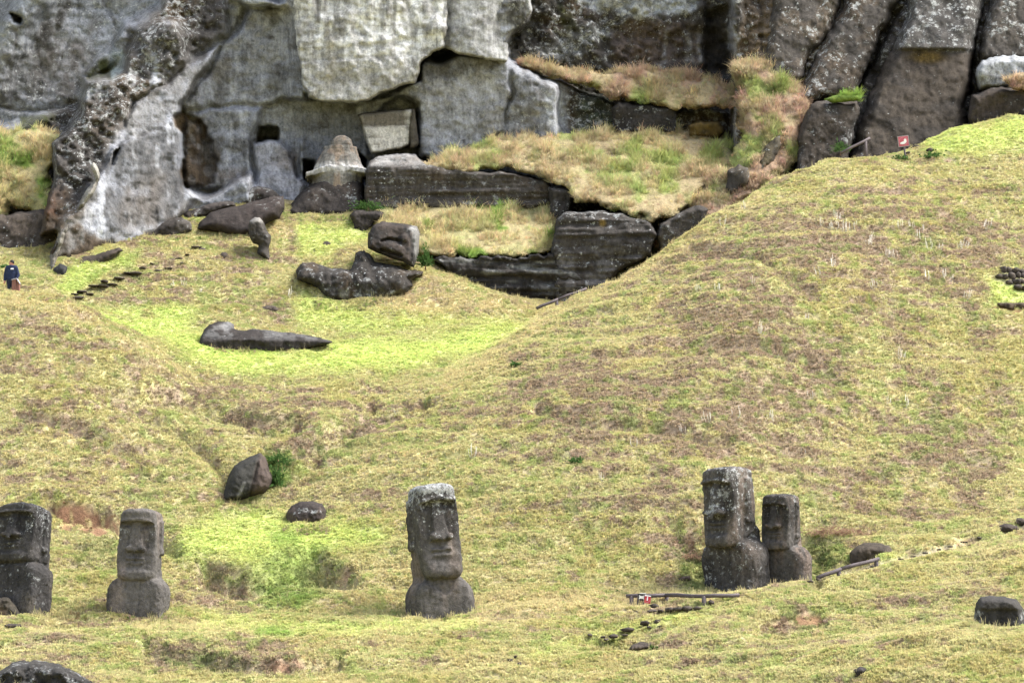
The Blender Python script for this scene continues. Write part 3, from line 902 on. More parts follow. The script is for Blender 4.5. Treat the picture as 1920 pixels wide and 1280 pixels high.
# right half
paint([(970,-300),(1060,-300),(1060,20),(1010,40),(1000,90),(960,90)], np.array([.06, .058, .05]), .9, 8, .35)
paint([(1060,-60),(1325,-60),(1300,22),(1180,28),(1100,20)], np.array([.40, .42, .44]), .85, 9, .8)
paint([(1000,100),(1075,60),(1180,30),(1160,60),(1060,110),(1000,118)], np.array([.16, .165, .16]), .7, 10, .62)
paint([(1055,10),(1075,20),(1080,60),(1060,60)], MOSS, .7, 6, .1)
paint([(1150,50),(1320,40),(1325,130),(1150,120)], np.array([.125, .095, .082]), .75, 14, .12)
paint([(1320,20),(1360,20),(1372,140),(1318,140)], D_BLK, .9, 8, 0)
for x in (1242, 1290, 1312):
    paint([(x,60),(x+10,60),(x+13,120),(x-4,126)], WHITE * .9, .4, 6, .55)
paint([(1090,170),(1150,180),(1140,240),(1070,245)], np.array([.09, .115, .085]), .8, 8, .5)
paint([(1395,-20),(1440,-20),(1430,110),(1395,120)], np.array([.135, .10, .065]), .85, 8, .25)
paint([(1440,-20),(1460,-20),(1440,110),(1428,108)], np.array([.22, .17, .12]), .75, 5, .05)
paint([(1363,0),(1380,0),(1384,100),(1376,120)], G_PALE * 1.1, .8, 4, .2)
paint([(1480,120),(1510,140),(1505,170),(1470,160)], OCHRE, .7, 7)

cc = mixc(cc, D_DARK, crk * .42)
pit_ = ss(.35, .75, fbm(U * .16 + 4, V * .18 + 70, 3))
cc = mixc(cc, D_DARK * 1.4, pit_ * .35)
cc = cc * mix(np.ones(3), np.array([.95, .99, 1.08]), ss(.12, .25, cc.mean(-1))[..., None])
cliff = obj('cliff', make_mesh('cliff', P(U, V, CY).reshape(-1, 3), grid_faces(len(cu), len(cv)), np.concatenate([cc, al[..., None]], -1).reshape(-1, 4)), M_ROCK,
            kind='structure', label='grey quarried cliff with hollowed bay above the slope')

# ------------------------------------------------------------------ stone pieces with a traced outline and real thickness
def tones(base, second=None, k=.6, lich=.2, streak=0.0, top=None):
    """colour function for a stone piece"""
    base = np.asarray(base, float)
    second = base * .6 if second is None else np.asarray(second, float)
    sd = rng.random() * 90
    def f(u, v, d):
        m1, m2 = fbm(u * .03 + sd, v * .035, 4), fbm(u * .09 + sd, v * .025, 3)
        c = mixc(np.tile(base, u.shape + (1,)), second, ss(-.3, .6, m1) * k)
        if streak:
            c = mixc(c, G_LITE, ss(.2, .8, m2) * streak)
        if top is not None:
            vm = np.nanmin(np.where(d > 0, v, np.nan), axis=0)
            c = mixc(c, np.asarray(top, float), ss(14, 2, v - vm[None, :]) * .8)
        return c, np.clip(lich + .2 * m1, 0, 1)
    return f

def relief(name, poly, Yf, thick, rnd, col, step=2.6, rough=(0.12, .03), edge=3.0, back=0.6, seed=None, mat=None, detail=None, **kw):
    """closed stone body: outline in photo pixels, front at distance Yf(u,v), edges rounded over rnd pixels back by thick metres"""
    p = np.asarray(poly, float)
    sd = rng.random() * 200 if seed is None else seed
    u0, v0 = p.min(0) - 3 * step
    u1, v1 = p.max(0) + 3 * step
    uu, vv = np.meshgrid(np.arange(u0, u1, step), np.arange(v0, v1, step))
    def dist(a, b):
        return poly_d(p, a, b) + edge * fbm(a * .05 + sd, b * .05, 3)
    d = dist(uu, vv)
    e = 0.6
    g0, g1 = (dist(uu + e, vv) - dist(uu - e, vv)) / (2 * e), (dist(uu, vv + e) - dist(uu, vv - e)) / (2 * e)
    gl = np.hypot(g0, g1) + 1e-6
    keep = d > -.9 * step
    snap = keep & (d < .35 * step)
    mv = np.where(snap, -d / gl, 0)
    uu, vv = uu + g0 / gl * mv, vv + g1 / gl * mv
    dd = np.where(snap, 0, np.maximum(d, 0))
    t = np.clip(dd / rnd, 0, 1)
    prof = np.sqrt(np.clip(1 - (1 - t) ** 2, 0, 1))
    Y = Yf(uu, vv) if callable(Yf) else np.full(uu.shape, float(Yf))
    nz = rough[0] * (fbm(uu * rough[1] + sd, vv * rough[1], 4) + .4 * fbm(uu * rough[1] * 4, vv * rough[1] * 4 + sd, 3))
    Yfr = Y + thick * (1 - prof) - nz * np.minimum(1, t * 2.5)
    if detail is not None:
        Yfr = Yfr + detail(uu, vv, dd)
    Ybk = Y + thick * (1 + back * prof)
    c, a = col(uu, vv, d)
    rc = np.concatenate([c, a[..., None]], -1)
    ny, nx = uu.shape
    cell = keep[:-1, :-1] & keep[1:, :-1] & keep[1:, 1:] & keep[:-1, 1:]
    used = np.zeros(keep.shape, bool)
    for a0 in (slice(0, -1), slice(1, None)):
        for b0 in (slice(0, -1), slice(1, None)):
            used[a0, b0] |= cell
    fi = -np.ones(keep.shape, int)
    fi[used] = np.arange(used.sum())
    nf = used.sum()
    bi = fi.copy()
    inner = used & ~snap
    bi[inner] = nf + np.arange(inner.sum())
    Vt = np.concatenate([P(uu[used], vv[used], Yfr[used]), P(uu[inner], vv[inner], Ybk[inner])])
    rcv = np.concatenate([rc[used], rc[inner]])
    def quads(ix):
        return np.stack([ix[:-1, :-1][cell], ix[1:, :-1][cell], ix[1:, 1:][cell], ix[:-1, 1:][cell]], -1)
    q1, q2 = quads(fi), quads(bi)[:, ::-1]
    q2 = q2[(q2 >= nf).any(1)]
    return obj(name, make_mesh(name, Vt, [q1, q2], rcv), mat or M_ROCK, **kw)

LD = dict(lich=.34)
# --- overhanging dressed block and its neighbour
def blk_col(u, v, d):
    m1, m2, m3 = fbm(u * .02, v * .05, 4), fbm(u * .012 + 3, v * .12, 3), fbm(u * .10, v * .012, 3)
    c = np.tile(np.array([.50, .495, .475]), u.shape + (1,))
    c = mixc(c, np.array([.24, .235, .22]), ss(-.3, .6, m1) * .85)
    c = mixc(c, np.array([.17, .165, .155]), ss(.1, .7, fbm(u * .05 + 30, v * .11, 4)) * .6)
    c = mixc(c, np.array([.74, .74, .72]), ss(-.1, .6, m3 + .4 * fbm(u * .04, v * .04, 3)) * .8 * ss(210, 50, v))
    c = mixc(c, np.array([.20, .19, .165]), ss(.1, .8, m2) * .5)
    c = mixc(c, np.array([.12, .115, .11]), .85 * ss(7, 2, line_d([(598, -80), (597, 12), (596, 40)], u, v)))
    c = mixc(c, np.array([.30, .27, .21]), .5 * ss(12, 2, line_d([(615, 60), (622, 110), (618, 180)], u, v)))
    c = mixc(c, np.array([.33, .315, .28]), ss(90, 130, v) * .4)
    return c, np.full(u.shape, .10)
relief('overhang_block', [(543,-300),(548,0),(553,60),(560,115),(566,150),(577,184),(600,191),(650,194),(692,190),(716,176),(745,165),(778,156),(786,140),(788,118),(812,100),(837,92),(840,40),(846,-300)],
       lambda u, v: 118.0 + .003 * (190 - v) + .5 * ss(660, 540, u) + .10 * ss(90, 96, v + .1 * (u - 560) + 3 * fbm(u * .03, v * .03, 2)) - .12 * ss(120, 124, v + .06 * u - 30),
       1.6, 4.5, blk_col, rough=(.22, .02), edge=2.5, back=.3, parent=cliff)
relief('hanging_block', [(822,-300),(822,60),(824,88),(862,102),(905,112),(950,117),(956,100),(948,78),(962,58),(985,45),(996,20),(1000,-300)],
       lambda u, v: 118.4 + .003 * (100 - v) + .7 * ss(905, 960, u) + .35 * ss(850, 838, u), 1.3, 5,
       lambda u, v, d: (mixc(mixc(np.tile(np.array([.33, .33, .325]), u.shape + (1,)), np.array([.17, .165, .16]), ss(0, .7, fbm(u * .03, v * .05, 4)) * .7), WHITE, np.clip(ss(6, 1, line_d([(879, 25), (881, 62)], u, v)) * .6 + ss(78, 92, v) * ss(905, 925, u) * .6, 0, 1)), np.full(u.shape, .12)),
       rough=(.14, .02), edge=2.5, back=.3, parent=cliff)
# --- squared block wedged in the bay
relief('carved_block', [(671,216),(680,212),(772,203),(777,206),(770,272),(748,281),(696,290),(688,272)],
       lambda u, v: 118.5 + .008 * (u - 672) + .004 * (290 - v) - .10 * ss(236, 238, v + .02 * (u - 700)), 2.2, 4,
       lambda u, v, d: (mixc(mixc(np.tile(np.array([.20, .18, .14]), u.shape + (1,)), np.array([.50, .48, .42]), np.clip(ss(234, 240, v + .02 * (u - 700)) * .85 + ss(755, 768, u) * .9, 0, 1)), np.array([.14, .12, .09]), ss(0, .7, fbm(u * .015, v * .14, 3)) * .6), np.full(u.shape, .02)),
       rough=(.05, .04), edge=1.2, back=.3, parent=cliff)
relief('block_side', [(771,204),(779,203),(786,270),(780,277),(768,280),(765,240)], 119.25, 1.2, 4, tones([.15, .13, .10], k=.5, lich=.02), edge=1, parent=cliff)  # side face coloured darker than the front, its shade painted in
# --- weathered dike running up from the foot of the cliff on the left
relief('rock_rib', [(168,310),(176,304),(186,318),(189,334),(176,360),(158,386),(138,414),(122,448),(112,480),(104,505),(98,535),(84,540),(88,510),(95,478),(104,452),(112,430),(130,408),(150,378),(168,350),(178,332)],
       lambda u, v: 107.5 + .011 * (520 - v), 1.6, 9, tones([.30, .285, .25], [.13, .11, .085], .7, .25), rough=(.14, .05), edge=2, parent=cliff)
# --- low quarry ledges
relief('ledge_rock', [(684,322),(690,304),(712,292),(745,286),(780,290),(800,306),(850,316),(905,320),(960,322),(1032,340),(1038,352),(1034,384),(1000,394),(690,394),(682,360)],
       lambda u, v: 115.6 + .05 * np.maximum(312 - v, 0) + .002 * (390 - v) + .14 * fbm(u * .008, v * .12, 3), 3.0, 5,
       lambda u, v, d: (mixc(mixc(np.tile(D_DARK * 1.5, u.shape + (1,)), np.array([.30, .29, .28]), ss(318, 300, v + 5 * fbm(u * .03, v * .03, 3)) * ss(830, 760, u) * .85), D_BRN, ss(0, .8, fbm(u * .02, v * .05, 4)) * .5), np.full(u.shape, .30)), parent=cliff)
relief('ledge_rock', [(1028,352),(1040,346),(1066,352),(1078,372),(1070,412),(1040,425),(1030,405)], 114.4, 1.6, 10, tones(D_DARK, D_BLK, .5, .3), parent=cliff)
relief('ledge_rock', [(1042,412),(1062,398),(1110,395),(1165,398),(1224,412),(1236,440),(1222,478),(1160,512),(1120,560),(1040,580),(1032,470)],
       lambda u, v: 110.2 + .02 * np.maximum(440 - v, 0) + .18 * fbm(u * .008, v * .09, 3), 3.2, 6,
       lambda u, v, d: (mixc(mixc(np.tile(D_DARK * 1.15, u.shape + (1,)), np.array([.16, .15, .145]), ss(440, 490, v) * ss(-.2, .4, fbm(u * .05, v * .05, 3)) * .8), OCHRE * 1.2, ss(10, 3, np.hypot(u - 1130, (v - 418) * 1.0)) * .9), np.clip(.25 + .2 * ss(430, 400, v), 0, 1) + 0 * u), parent=cliff)
relief('ledge_rock', [(812,486),(830,477),(900,480),(985,482),(1036,470),(1056,500),(1110,530),(1112,580),(1000,590),(900,560),(850,520)],
       lambda u, v: 110.35 + .22 * fbm(u * .008, v * .10, 3), 3.0, 5,
       lambda u, v, d: (mixc(mixc(np.tile(D_DARK * .8, u.shape + (1,)), np.array([.20, .20, .185]), ss(-.1, .6, fbm(u * .02, v * .10, 4)) * .8), D_BLK, ss(515, 545, v) * .6), np.full(u.shape, .22)), rough=(.12, .04), edge=6, parent=cliff)
relief('ledge_rock', [(1228,440),(1236,418),(1270,398),(1312,382),(1330,392),(1320,420),(1260,480),(1236,490)], 110.4, 2.4, 9, tones(D_DARK, np.array([.14, .12, .10]), .5, .2), parent=cliff)
relief('ledge_rock', [(1146,200),(1160,188),(1210,193),(1268,203),(1274,215),(1268,252),(1150,252)], 119.6, 1.8, 7, tones(D_DARK * .9, D_BLK, .5, .22), parent=cliff)
relief('ledge_rock', [(1292,236),(1312,226),(1350,228),(1358,250),(1350,262),(1292,258)], 118.6, 1.8, 8, tones(OCHRE * .6, D_BLK, .9, .12), parent=cliff)
relief('ledge_rock', [(1354,352),(1362,320),(1384,304),(1404,312),(1412,332),(1400,352),(1368,374)], 112.5, 1.6, 10, tones(D_DARK * 1.2, [.17, .14, .10], .7, .2), edge=4, parent=cliff)
relief('ledge_rock', [(1414,322),(1426,284),(1446,254),(1466,246),(1470,272),(1452,306),(1434,330)], lambda u, v: 113.4 + .012 * (300 - v), 1.6, 12, tones(D_DARK * 1.2, [.15, .12, .06], .7, .2), edge=4, parent=cliff)
# --- tall leaning slabs on the right
relief('rock_slab', [(1432,-300),(1445,0),(1428,110),(1440,160),(1470,180),(1500,160),(1520,110),(1560,60),(1580,0),(1600,-300)], lambda u, v: 117.6 + .012 * (150 - v), 2.0, 24,
       tones(D_DARK * 1.5, np.array([.15, .115, .08]), .7, .30), parent=cliff)
relief('rock_slab', [(1580,-300),(1578,20),(1545,70),(1515,130),(1500,172),(1498,196),(1540,190),(1606,180),(1622,135),(1655,60),(1690,0),(1720,-300)],
       lambda u, v: 116.7 + .014 * (180 - v), 2.2, 22, tones(D_DARK * 1.3, D_BRN, .6, .32), parent=cliff)
def big_slab(u, v, d):
    b = ss(100, 84, v - .02 * (u - 1700) + 5 * fbm(u * .03, v * .03, 3))
    c = mixc(np.tile(np.array([.085, .068, .052]), u.shape + (1,)), np.array([.13, .125, .12]), b * .7)
    c = mixc(c, D_BLK * 1.3, ss(0, .7, fbm(u * .02 + 9, v * .04, 4)) * .5)
    c = mixc(c, OCHRE * .8, .8 * ss(1, .3, np.hypot((u - 1740) / 45, (v - 108) / 16)))
    return c, mix(.13, .42, b) + .14 * ss(1660, 1600, u)
relief('rock_slab', [(1700,-300),(1698,30),(1680,70),(1660,110),(1640,150),(1622,200),(1604,250),(1590,300),(1600,340),(1760,330),(1815,240),(1812,200),(1822,140),(1834,60),(1850,-20),(1850,-300)],
       lambda u, v: 114.6 + .016 * (250 - v) - .35 * ss(96, 90, v), 3.5, 24, big_slab, rough=(.2, .015), parent=cliff)
relief('rock_slab', [(1488,330),(1494,260),(1512,205),(1530,190),(1580,186),(1606,192),(1612,215),(1598,262),(1586,330),(1560,345)],
       lambda u, v: 113.4 + .010 * (300 - v), 2.4, 14, tones(np.array([.082, .066, .052]), D_BLK * 1.4, .6, .28), parent=cliff)
relief('rock_slab', [(1846,-300),(1866,-20),(1836,62),(1832,100),(1838,118),(1880,122),(2000,110),(2200,100),(2200,-300)], lambda u, v: 117.2 + .012 * (100 - v), 3.0, 18, tones(D_DARK * 1.4, np.array([.14, .12, .10]), .6, .34), parent=cliff)
relief('rock_slab', [(1828,130),(1840,112),(1880,104),(1930,104),(2100,110),(2100,170),(1930,150),(1870,168),(1834,172)], 115.6, 2.2, 12, tones(np.array([.34, .35, .36]), G_MID, .6, .4), parent=cliff)
relief('rock_slab', [(1815,220),(1822,178),(1850,166),(1900,160),(2100,162),(2100,260),(1820,260)], 114.4, 2.2, 12, tones(np.array([.085, .066, .052]), D_BLK, .5, .14), parent=cliff)

# --- grassy shelves on the cliff foot
SHELVES = []
def shelf(poly, Yf, kinds, thick=1.2, rnd=16, step=3.6, rough=(.18, .025), edge=6):
    def col(u, v, d):
        c = np.tile(np.asarray(kinds[0], float), u.shape + (1,))
        c = mixc(c, kinds[1], ss(-.1, .5, fbm(u * .02 + 7, v * .03, 4)))
        if len(kinds) > 2:
            c = mixc(c, kinds[2], ss(.15, .6, fbm(u * .03 + 70, v * .04, 4)))
        return c * .45, np.zeros(u.shape)
    o = relief('grass_shelf', poly, Yf, thick, rnd, col, step=step, rough=rough, edge=edge, mat=M_GROUND, kind='structure')
    SHELVES.append((o, poly, Yf, kinds))
    return o
C_PNK2, C_DGR = np.array([.50, .405, .235]), np.array([.30, .345, .115])
shelf([(690,384),(730,376),(860,380),(1000,376),(1036,384),(1042,420),(1034,474),(985,484),(830,480),(790,480),(700,420)], lambda u, v: 116.4 - .052 * (v - 376), (C_STR, C_YEL, C_GRN), thick=.8, rnd=10)
shelf([(752,312),(800,300),(880,285),(930,262),(1050,252),(1200,246),(1300,250),(1360,258),(1390,300),(1350,330),(1300,372),(1270,400),(1230,416),(1170,402),(1075,372),(1060,350),(1030,338),(960,318),(840,322),(780,316)],
      lambda u, v: 119.4 - .0555 * (v - 250), (C_PNK2, C_DGR * 1.15, C_STR), thick=1.0, rnd=16)
shelf([(968,118),(1010,124),(1100,134),(1200,128),(1260,138),(1330,150),(1380,162),(1386,190),(1360,202),(1300,205),(1268,206),(1200,194),(1150,182),(1100,160),(1040,146),(990,128)],
      lambda u, v: 121.3 - .026 * (v - 118), (C_PNK2, C_DGR, C_PNK), thick=.9, rnd=10)
shelf([(1375,120),(1420,108),(1450,118),(1500,170),(1514,185),(1508,230),(1490,300),(1470,330),(1430,356),(1340,410),(1310,425),(1240,480),(1226,450),(1290,385),(1360,310),(1392,250),(1384,190)],
      lambda u, v: 118.3 - .023 * (v - 110) - .004 * (u - 1400), (C_PNK, C_DGR, C_PNK2), thick=1.4, rnd=22, rough=(.35, .02))
shelf([(-120,262),(0,250),(60,240),(108,252),(108,300),(90,340),(118,380),(124,410),(90,420),(60,395),(10,385),(0,430),(-120,440)], lambda u, v: 115.6 - .018 * (v - 250), (C_STR, C_GRN, C_YEL), thick=1.2, rnd=16)
shelf([(1545,186),(1575,176),(1612,178),(1614,188),(1560,194)], 114.2, (C_GRN, C_GRN), thick=.5, rnd=5, edge=1)
shelf([(1880,150),(1905,138),(1960,130),(1990,170),(1900,168)], 113.9, (C_PNK, C_STR), thick=.5, rnd=6, edge=2)
# ------------------------------------------------------------------ statues
def stone_col(Vt, base, second, third, lich, seed, up=0.0, H=1.0):
    x, y, z = Vt.T
    m1 = fbm3(x * 1.3 + seed, y * 1.3, z * 1.1, 4)
    m2 = fbm3(x * 4 + seed, y * 4, z * 1.2 + 7, 3)
    c = mixc(np.tile(np.asarray(base, float), (len(x), 1)), second, ss(-.3, .6, m1))
    c = mixc(c, third, ss(.1, .8, m2) * .6)
    a = lich + .25 * m1 + up * ss(.55, 1.05, z / H)
    return c, np.clip(a, 0, 1)

def split_parts(root, Vt, Q, rc, vn, lab, names):
    """one carved stone, handed out as its named parts; shading stays continuous across the cuts"""
    fl = lab[Q].min(1)
    for k, nm in names:
        q = Q[fl == k]
        if not len(q):
            continue
        ids, inv = np.unique(q.ravel(), return_inverse=True)
        me = make_mesh(nm, Vt[ids], inv.reshape(-1, 4), rc[ids])
        me.normals_split_custom_set_from_vertices(vn[ids].astype(np.float32))
        obj(nm, me, M_STATUE, root)

def skin_normals(Vt, Q):
    fn = np.cross(Vt[Q[:, 2]] - Vt[Q[:, 0]], Vt[Q[:, 3]] - Vt[Q[:, 1]])
    vn = np.zeros_like(Vt)
    for k_ in range(4):
        np.add.at(vn, Q[:, k_], fn)
    return vn / (np.linalg.norm(vn, axis=1, keepdims=True) + 1e-9)

def moai(u, v_chin, Y, head_px, label, w=.255, dep=.25, yaw=0, roll=0, pitch=0, sh=.36, sh_top=-.04, bdep=.22, nose_w=.075, nose_p=.10, brow=.05, ear=1.0, ear_lo=.34, jaw=.25,
         body=1.0, vneck=0.0, neck=.19, base=(.085, .078, .072), second=(.045, .041, .038), third=(.16, .125, .10), lich=.16, up=.15, chin=.03, seed=0, h=.0148, skew=0.0, face_white=None, fw=.4, neck_in=.10, neckw=.95, by=.05):
    H = head_px / F_PX * Y * 1.002
    xs, ys, zs = np.arange(-.56, .56, h), np.arange(-.50, .46, h), np.arange(-body - .05, 1.09, h)
    x, y, z = np.meshgrid(xs, ys, zs, indexing='ij')
    # slow warp keeps it hand-cut
    wz = .014 * (vnoise3(x * 3 + seed, y * 3, z * 3) * 2 - 1)
    x = x + wz + skew * (z - .5)
    y = y - wz
    ax = np.abs(x)
    yf = -dep + .02
    ww = w * (1 - .16 * ss(.66, 1.08, z) - .03 * ss(.30, .0, z))
    hd = sd_box(x * w / ww, y, z, (0, .02, .5), (w, dep, .5), .095)
    hd = smax(hd, -(z - (.0 + jaw * (y - yf))), .012)                             # under side of the jaw rises to the back
    hd = smax(hd, np.sqrt((x * .95) ** 2 + (y * .62) ** 2 + (z - .38) ** 2) - .622, .05)      # domed crown
    # face recedes below the brow and comes forward again to the chin
    rec = .066 * ss(.835, .79, z + .10 * (x / w) ** 2) * ss(-.05, .60, z)
    hd = smax(hd, -(y - (yf + rec)), .012)
    # brow ridge, bent down at the temples
    zb = z + .05 * (x / w) ** 2
    br = sd_box(x, y, zb, (0, yf + .06, .83), (w * .84, .05 + brow * .45, .022), .022)
    hd = smin(hd, br, .022)
    # eye hollows
    for s in (-1, 1):
        hd = smax(hd, -sd_ell(x, y, z, (s * w * .53, yf + .02, .758), (w * .38, .085, .042)), .016)
    # nose: narrow at the brow, broad and proud at the tip
    t = np.clip((.83 - z) / .42, 0, 1)
    nw, npj = mix(nose_w * .60, nose_w * 1.15, t ** 1.4), mix(.0, nose_p, t ** .8)
    ns = np.maximum(np.maximum(ax - nw + .45 * np.maximum(yf + .03 - y, 0), (yf + rec - npj) - y), np.maximum(.40 - z - .35 * np.maximum(0, yf - y), z - .84)) * .75
    ns = np.maximum(ns, y - (yf + .14))
    hd = smin(hd, ns, .016)
    nose_ = (ax < nw * 1.45 + .01) & (y < yf + rec - .006) & (z > .385) & (z < .78)
    ear_ = np.zeros(x.shape, bool)
    for s in (-1, 1):
        hd = smin(hd, sd_ell(x, y, z, (s * nose_w * .98, yf + .02 - nose_p * .25, .435), (nose_w * .50, nose_p * .55, .042)), .025)
        hd = smax(hd, -sd_ell(x, y, z, (s * nose_w * .60, yf - nose_p * .35, .388), (nose_w * .42, .055, .024)), .012)
    # thin pursed lips with a groove between
    for zz, ll in ((.300, 1.25), (.245, 1.15)):
        hd = smin(hd, sd_box(x, y, z - .02 * (x / w) ** 2, (0, yf + .045, zz), (nose_w * ll, .042, .016), .014), .028)
    hd = smax(hd, -sd_box(x, y, z, (0, yf - .005, .272), (nose_w * 1.35, .022, .005), .004), .010)
    # chin
    hd = smin(hd, sd_box(x, y, z, (0, yf + .07, .085), (w * .72, .072 + chin, .07), .05), .05)
    # ears: long slabs on the sides
    if ear:
        for s in (-1, 1):
            er = sd_box(x, y, z, (s * (w - .004), .10, (.84 + ear_lo) / 2), (.030 * ear, .058, (.84 - ear_lo) / 2), .022)
            er = smin(er, sd_box(x, y, z, (s * (w + .002), .088, ear_lo + .03), (.034 * ear, .066, .04), .02), .02)
            hd = smin(hd, er, .016)
            ear_ |= er < .014
    # neck nearly as broad as the head, set back under the chin
    nk = sd_box(x, y, z, (0, .02 + neck_in, -.10), (w * neckw, dep - .012, .38), .11)
    # torso: shoulders sloping out of the neck
    tz = z - sh_top + .85 * np.maximum(ax - w * .85, 0) ** 1.2
    bd = sd_box(x, y, tz, (0, by, -body * .5), (sh, bdep, body * .5), .10)
    bd = smin(bd, sd_ell(ax, y, z, (sh - .09, .06, sh_top - .26), (.125, .18, .24)), .08)
    if vneck:
        bd = smax(bd, -np.maximum(np.abs(y + bdep - .05) - .045, np.maximum((ax * .75 - (z + .17)) * .7, z - .2)), .025)
    lab_ = np.where(hd < np.minimum(bd, nk) + .004, 1, 0).astype(np.int8)
    lab_[nose_ & (lab_ == 1)] = 2
    lab_[ear_ & (lab_ == 1)] = 3
    d = smin(hd, smin(bd, nk, .07), .012)
    Vt, Q = surface_nets(d, (xs[0], ys[0], zs[0]), h)
    # weathering: push the skin in and out along its own normal
    vn = skin_normals(Vt, Q)
    cell_ = np.clip(np.rint((Vt - np.array([xs[0], ys[0], zs[0]])) / h).astype(int), 0, np.array(d.shape) - 1)
    lab = lab_[cell_[:, 0], cell_[:, 1], cell_[:, 2]]
    wx, wy, wz_ = Vt.T
    dsp = .005 * fbm3(wx * 8 + seed, wy * 8, wz_ * 8, 3) + .006 * fbm3(wx * 26, wy * 26 + seed, wz_ * 26, 2) - .010 * ss(.45, .9, fbm3(wx * 15 + 3, wy * 15, wz_ * 11 + seed, 2))
    Vt = Vt + vn * dsp[:, None]
    c, a = stone_col(Vt, base, second, third, lich, seed, up)
    if face_white is not None:
        for (fx, fz, rr) in face_white:
            k = ss(1.2, .4, np.hypot(Vt[:, 0] - fx, Vt[:, 2] - fz) / rr) * (Vt[:, 1] < 0)
            a = np.clip(a + fw * k, 0, 1)
    root = empty('moai_statue', P(u, v_chin, Y), 0, label=label, category='statue', group='upright stone statues on the slope')
    root.rotation_mode = 'XYZ'
    root.rotation_euler = (R(pitch), R(roll), R(yaw))
    Vt = Vt * H
    rc = np.concatenate([c, a[:, None]], -1)
    lab3 = lab.copy()
    lab3[(lab == 3) & (Vt[:, 0] > 0)] = 4
    split_parts(root, Vt, Q, rc, skin_normals(Vt, Q), lab3, ((0, 'torso'), (1, 'head'), (2, 'nose'), (3, 'ear'), (4, 'ear')))
    return root

moai(823, 1086, 79.0, 180, 'tall upright stone head leaning left with white lichen crown, alone mid-slope', w=.220, dep=.235, yaw=20, roll=-4.5, pitch=-2, sh=.315, sh_top=.0, vneck=1.0, nose_w=.085, nose_p=.085, seed=3, up=.5, lich=.16, ear_lo=.32, chin=.0, body=.60, jaw=.10)
moai(259, 1091, 78.9, 138, 'squat stone head with white patches under its eyes, second from the left edge', w=.265, dep=.24, yaw=-8, roll=1.0, pitch=-3, sh=.385, sh_top=.06, nose_w=.10, nose_p=.07, seed=11, lich=.12, up=.08, third=(.17, .14, .12), base=(.10, .092, .085), second=(.062, .056, .052), face_white=[(-.17, .64, .13), (.17, .62, .10)], body=.75, ear_lo=.38, jaw=.05, bdep=.25)
moai(36, 1058, 79.3, 116, 'dark thick-set stone head cut off by the left edge of the picture', w=.385, dep=.30, yaw=-24, roll=-2, pitch=-9, sh=.48, sh_top=.0, neckw=.88, neck_in=.12, nose_w=.12, nose_p=.15, brow=.08, seed=19, lich=.18, up=.0, base=(.065, .06, .058), second=(.035, .033, .032), third=(.11, .095, .075), body=1.0, ear_lo=.20, jaw=.08, bdep=.30, ear=1.3)
moai(1369, 1026, 80.6, 152, 'tallest stone head of the pair on the right, turned left with heavy brow', w=.245, dep=.26, yaw=-45, roll=-1.0, pitch=3, sh=.385, sh_top=.10, nose_w=.105, nose_p=.165, brow=.09, seed=27, lich=.24, up=.2, body=.95, ear_lo=.30, jaw=.42, neckw=.80, neck_in=.15, by=.10, bdep=.23, face_white=[(0, .62, .2), (.0, .45, .12)], fw=.2, chin=.045)
moai(1464, 1031, 80.8, 106, 'smaller stone head standing close beside the tallest one on the right', w=.275, dep=.27, yaw=-36, roll=1.0, pitch=2, sh=.47, sh_top=.08, nose_w=.105, nose_p=.14, brow=.07, seed=35, lich=.16, up=.1, third=(.19, .14, .11), body=1.05, ear_lo=.22, jaw=.36, neckw=.82, neck_in=.14, by=.09, bdep=.25)

# ------------------------------------------------------------------ fallen and half-buried statues, boulders
def rock_top(Yf, tilt=.03):
    return lambda u, v: Yf + tilt * 0 * u

def boulder(name, poly, Y, label, thick, rnd, col, category='rock', **kw):
    return relief(name, poly, Y, thick, rnd, col, label=label, category=category, **kw)

Yh = hit(575, 985)
boulder('boulder', [(535,982),(536,960),(546,948),(562,941),(585,939),(604,944),(611,955),(612,975),(600,992),(560,998),(538,996)], Yh, 'round dark boulder with white lichen band in the bright green dell', 1.0, 26,
        lambda u, v, d: (mixc(np.tile(np.array([.062, .05, .045]), u.shape + (1,)), np.array([.10, .075, .065]), ss(0, .6, fbm(u * .05, v * .05, 3))), .08 + .34 * ss(9, 3, np.abs(v - 957 - .01 * (u - 575) ** 2 * .4)) * ss(3, 9, d)), rough=(.06, .05), edge=1.5, step=2)
Yh = hit(465, 932)
boulder('fallen_statue', [(417,932),(422,915),(430,890),(440,872),(456,862),(470,855),(488,847),(498,856),(505,880),(512,895),(506,915),(494,925),(470,932),(440,942),(420,944)], lambda u, v: Yh - .75 + .004 * (u - 417) + .006 * (935 - v),
        'tilted dark fallen statue stone with ferns behind, above the round boulder', 1.3, 16, lambda u, v, d: (mixc(mixc(np.tile(np.array([.055, .053, .046]), u.shape + (1,)), np.array([.115, .085, .07]), ss(474, 486, u + .25 * (v - 880)) * .9), np.array([.25, .24, .22]), ss(5, 1.5, line_d([(458, 905), (446, 932)], u, v)) * .6), np.full(u.shape, .06)),
        category='statue', rough=(.08, .03), edge=1.5, step=2, detail=lambda u, v, d: .12 * ss(5, 0, np.abs(u + .25 * (v - 880) - 480)))
Yh = hit(500, 656)
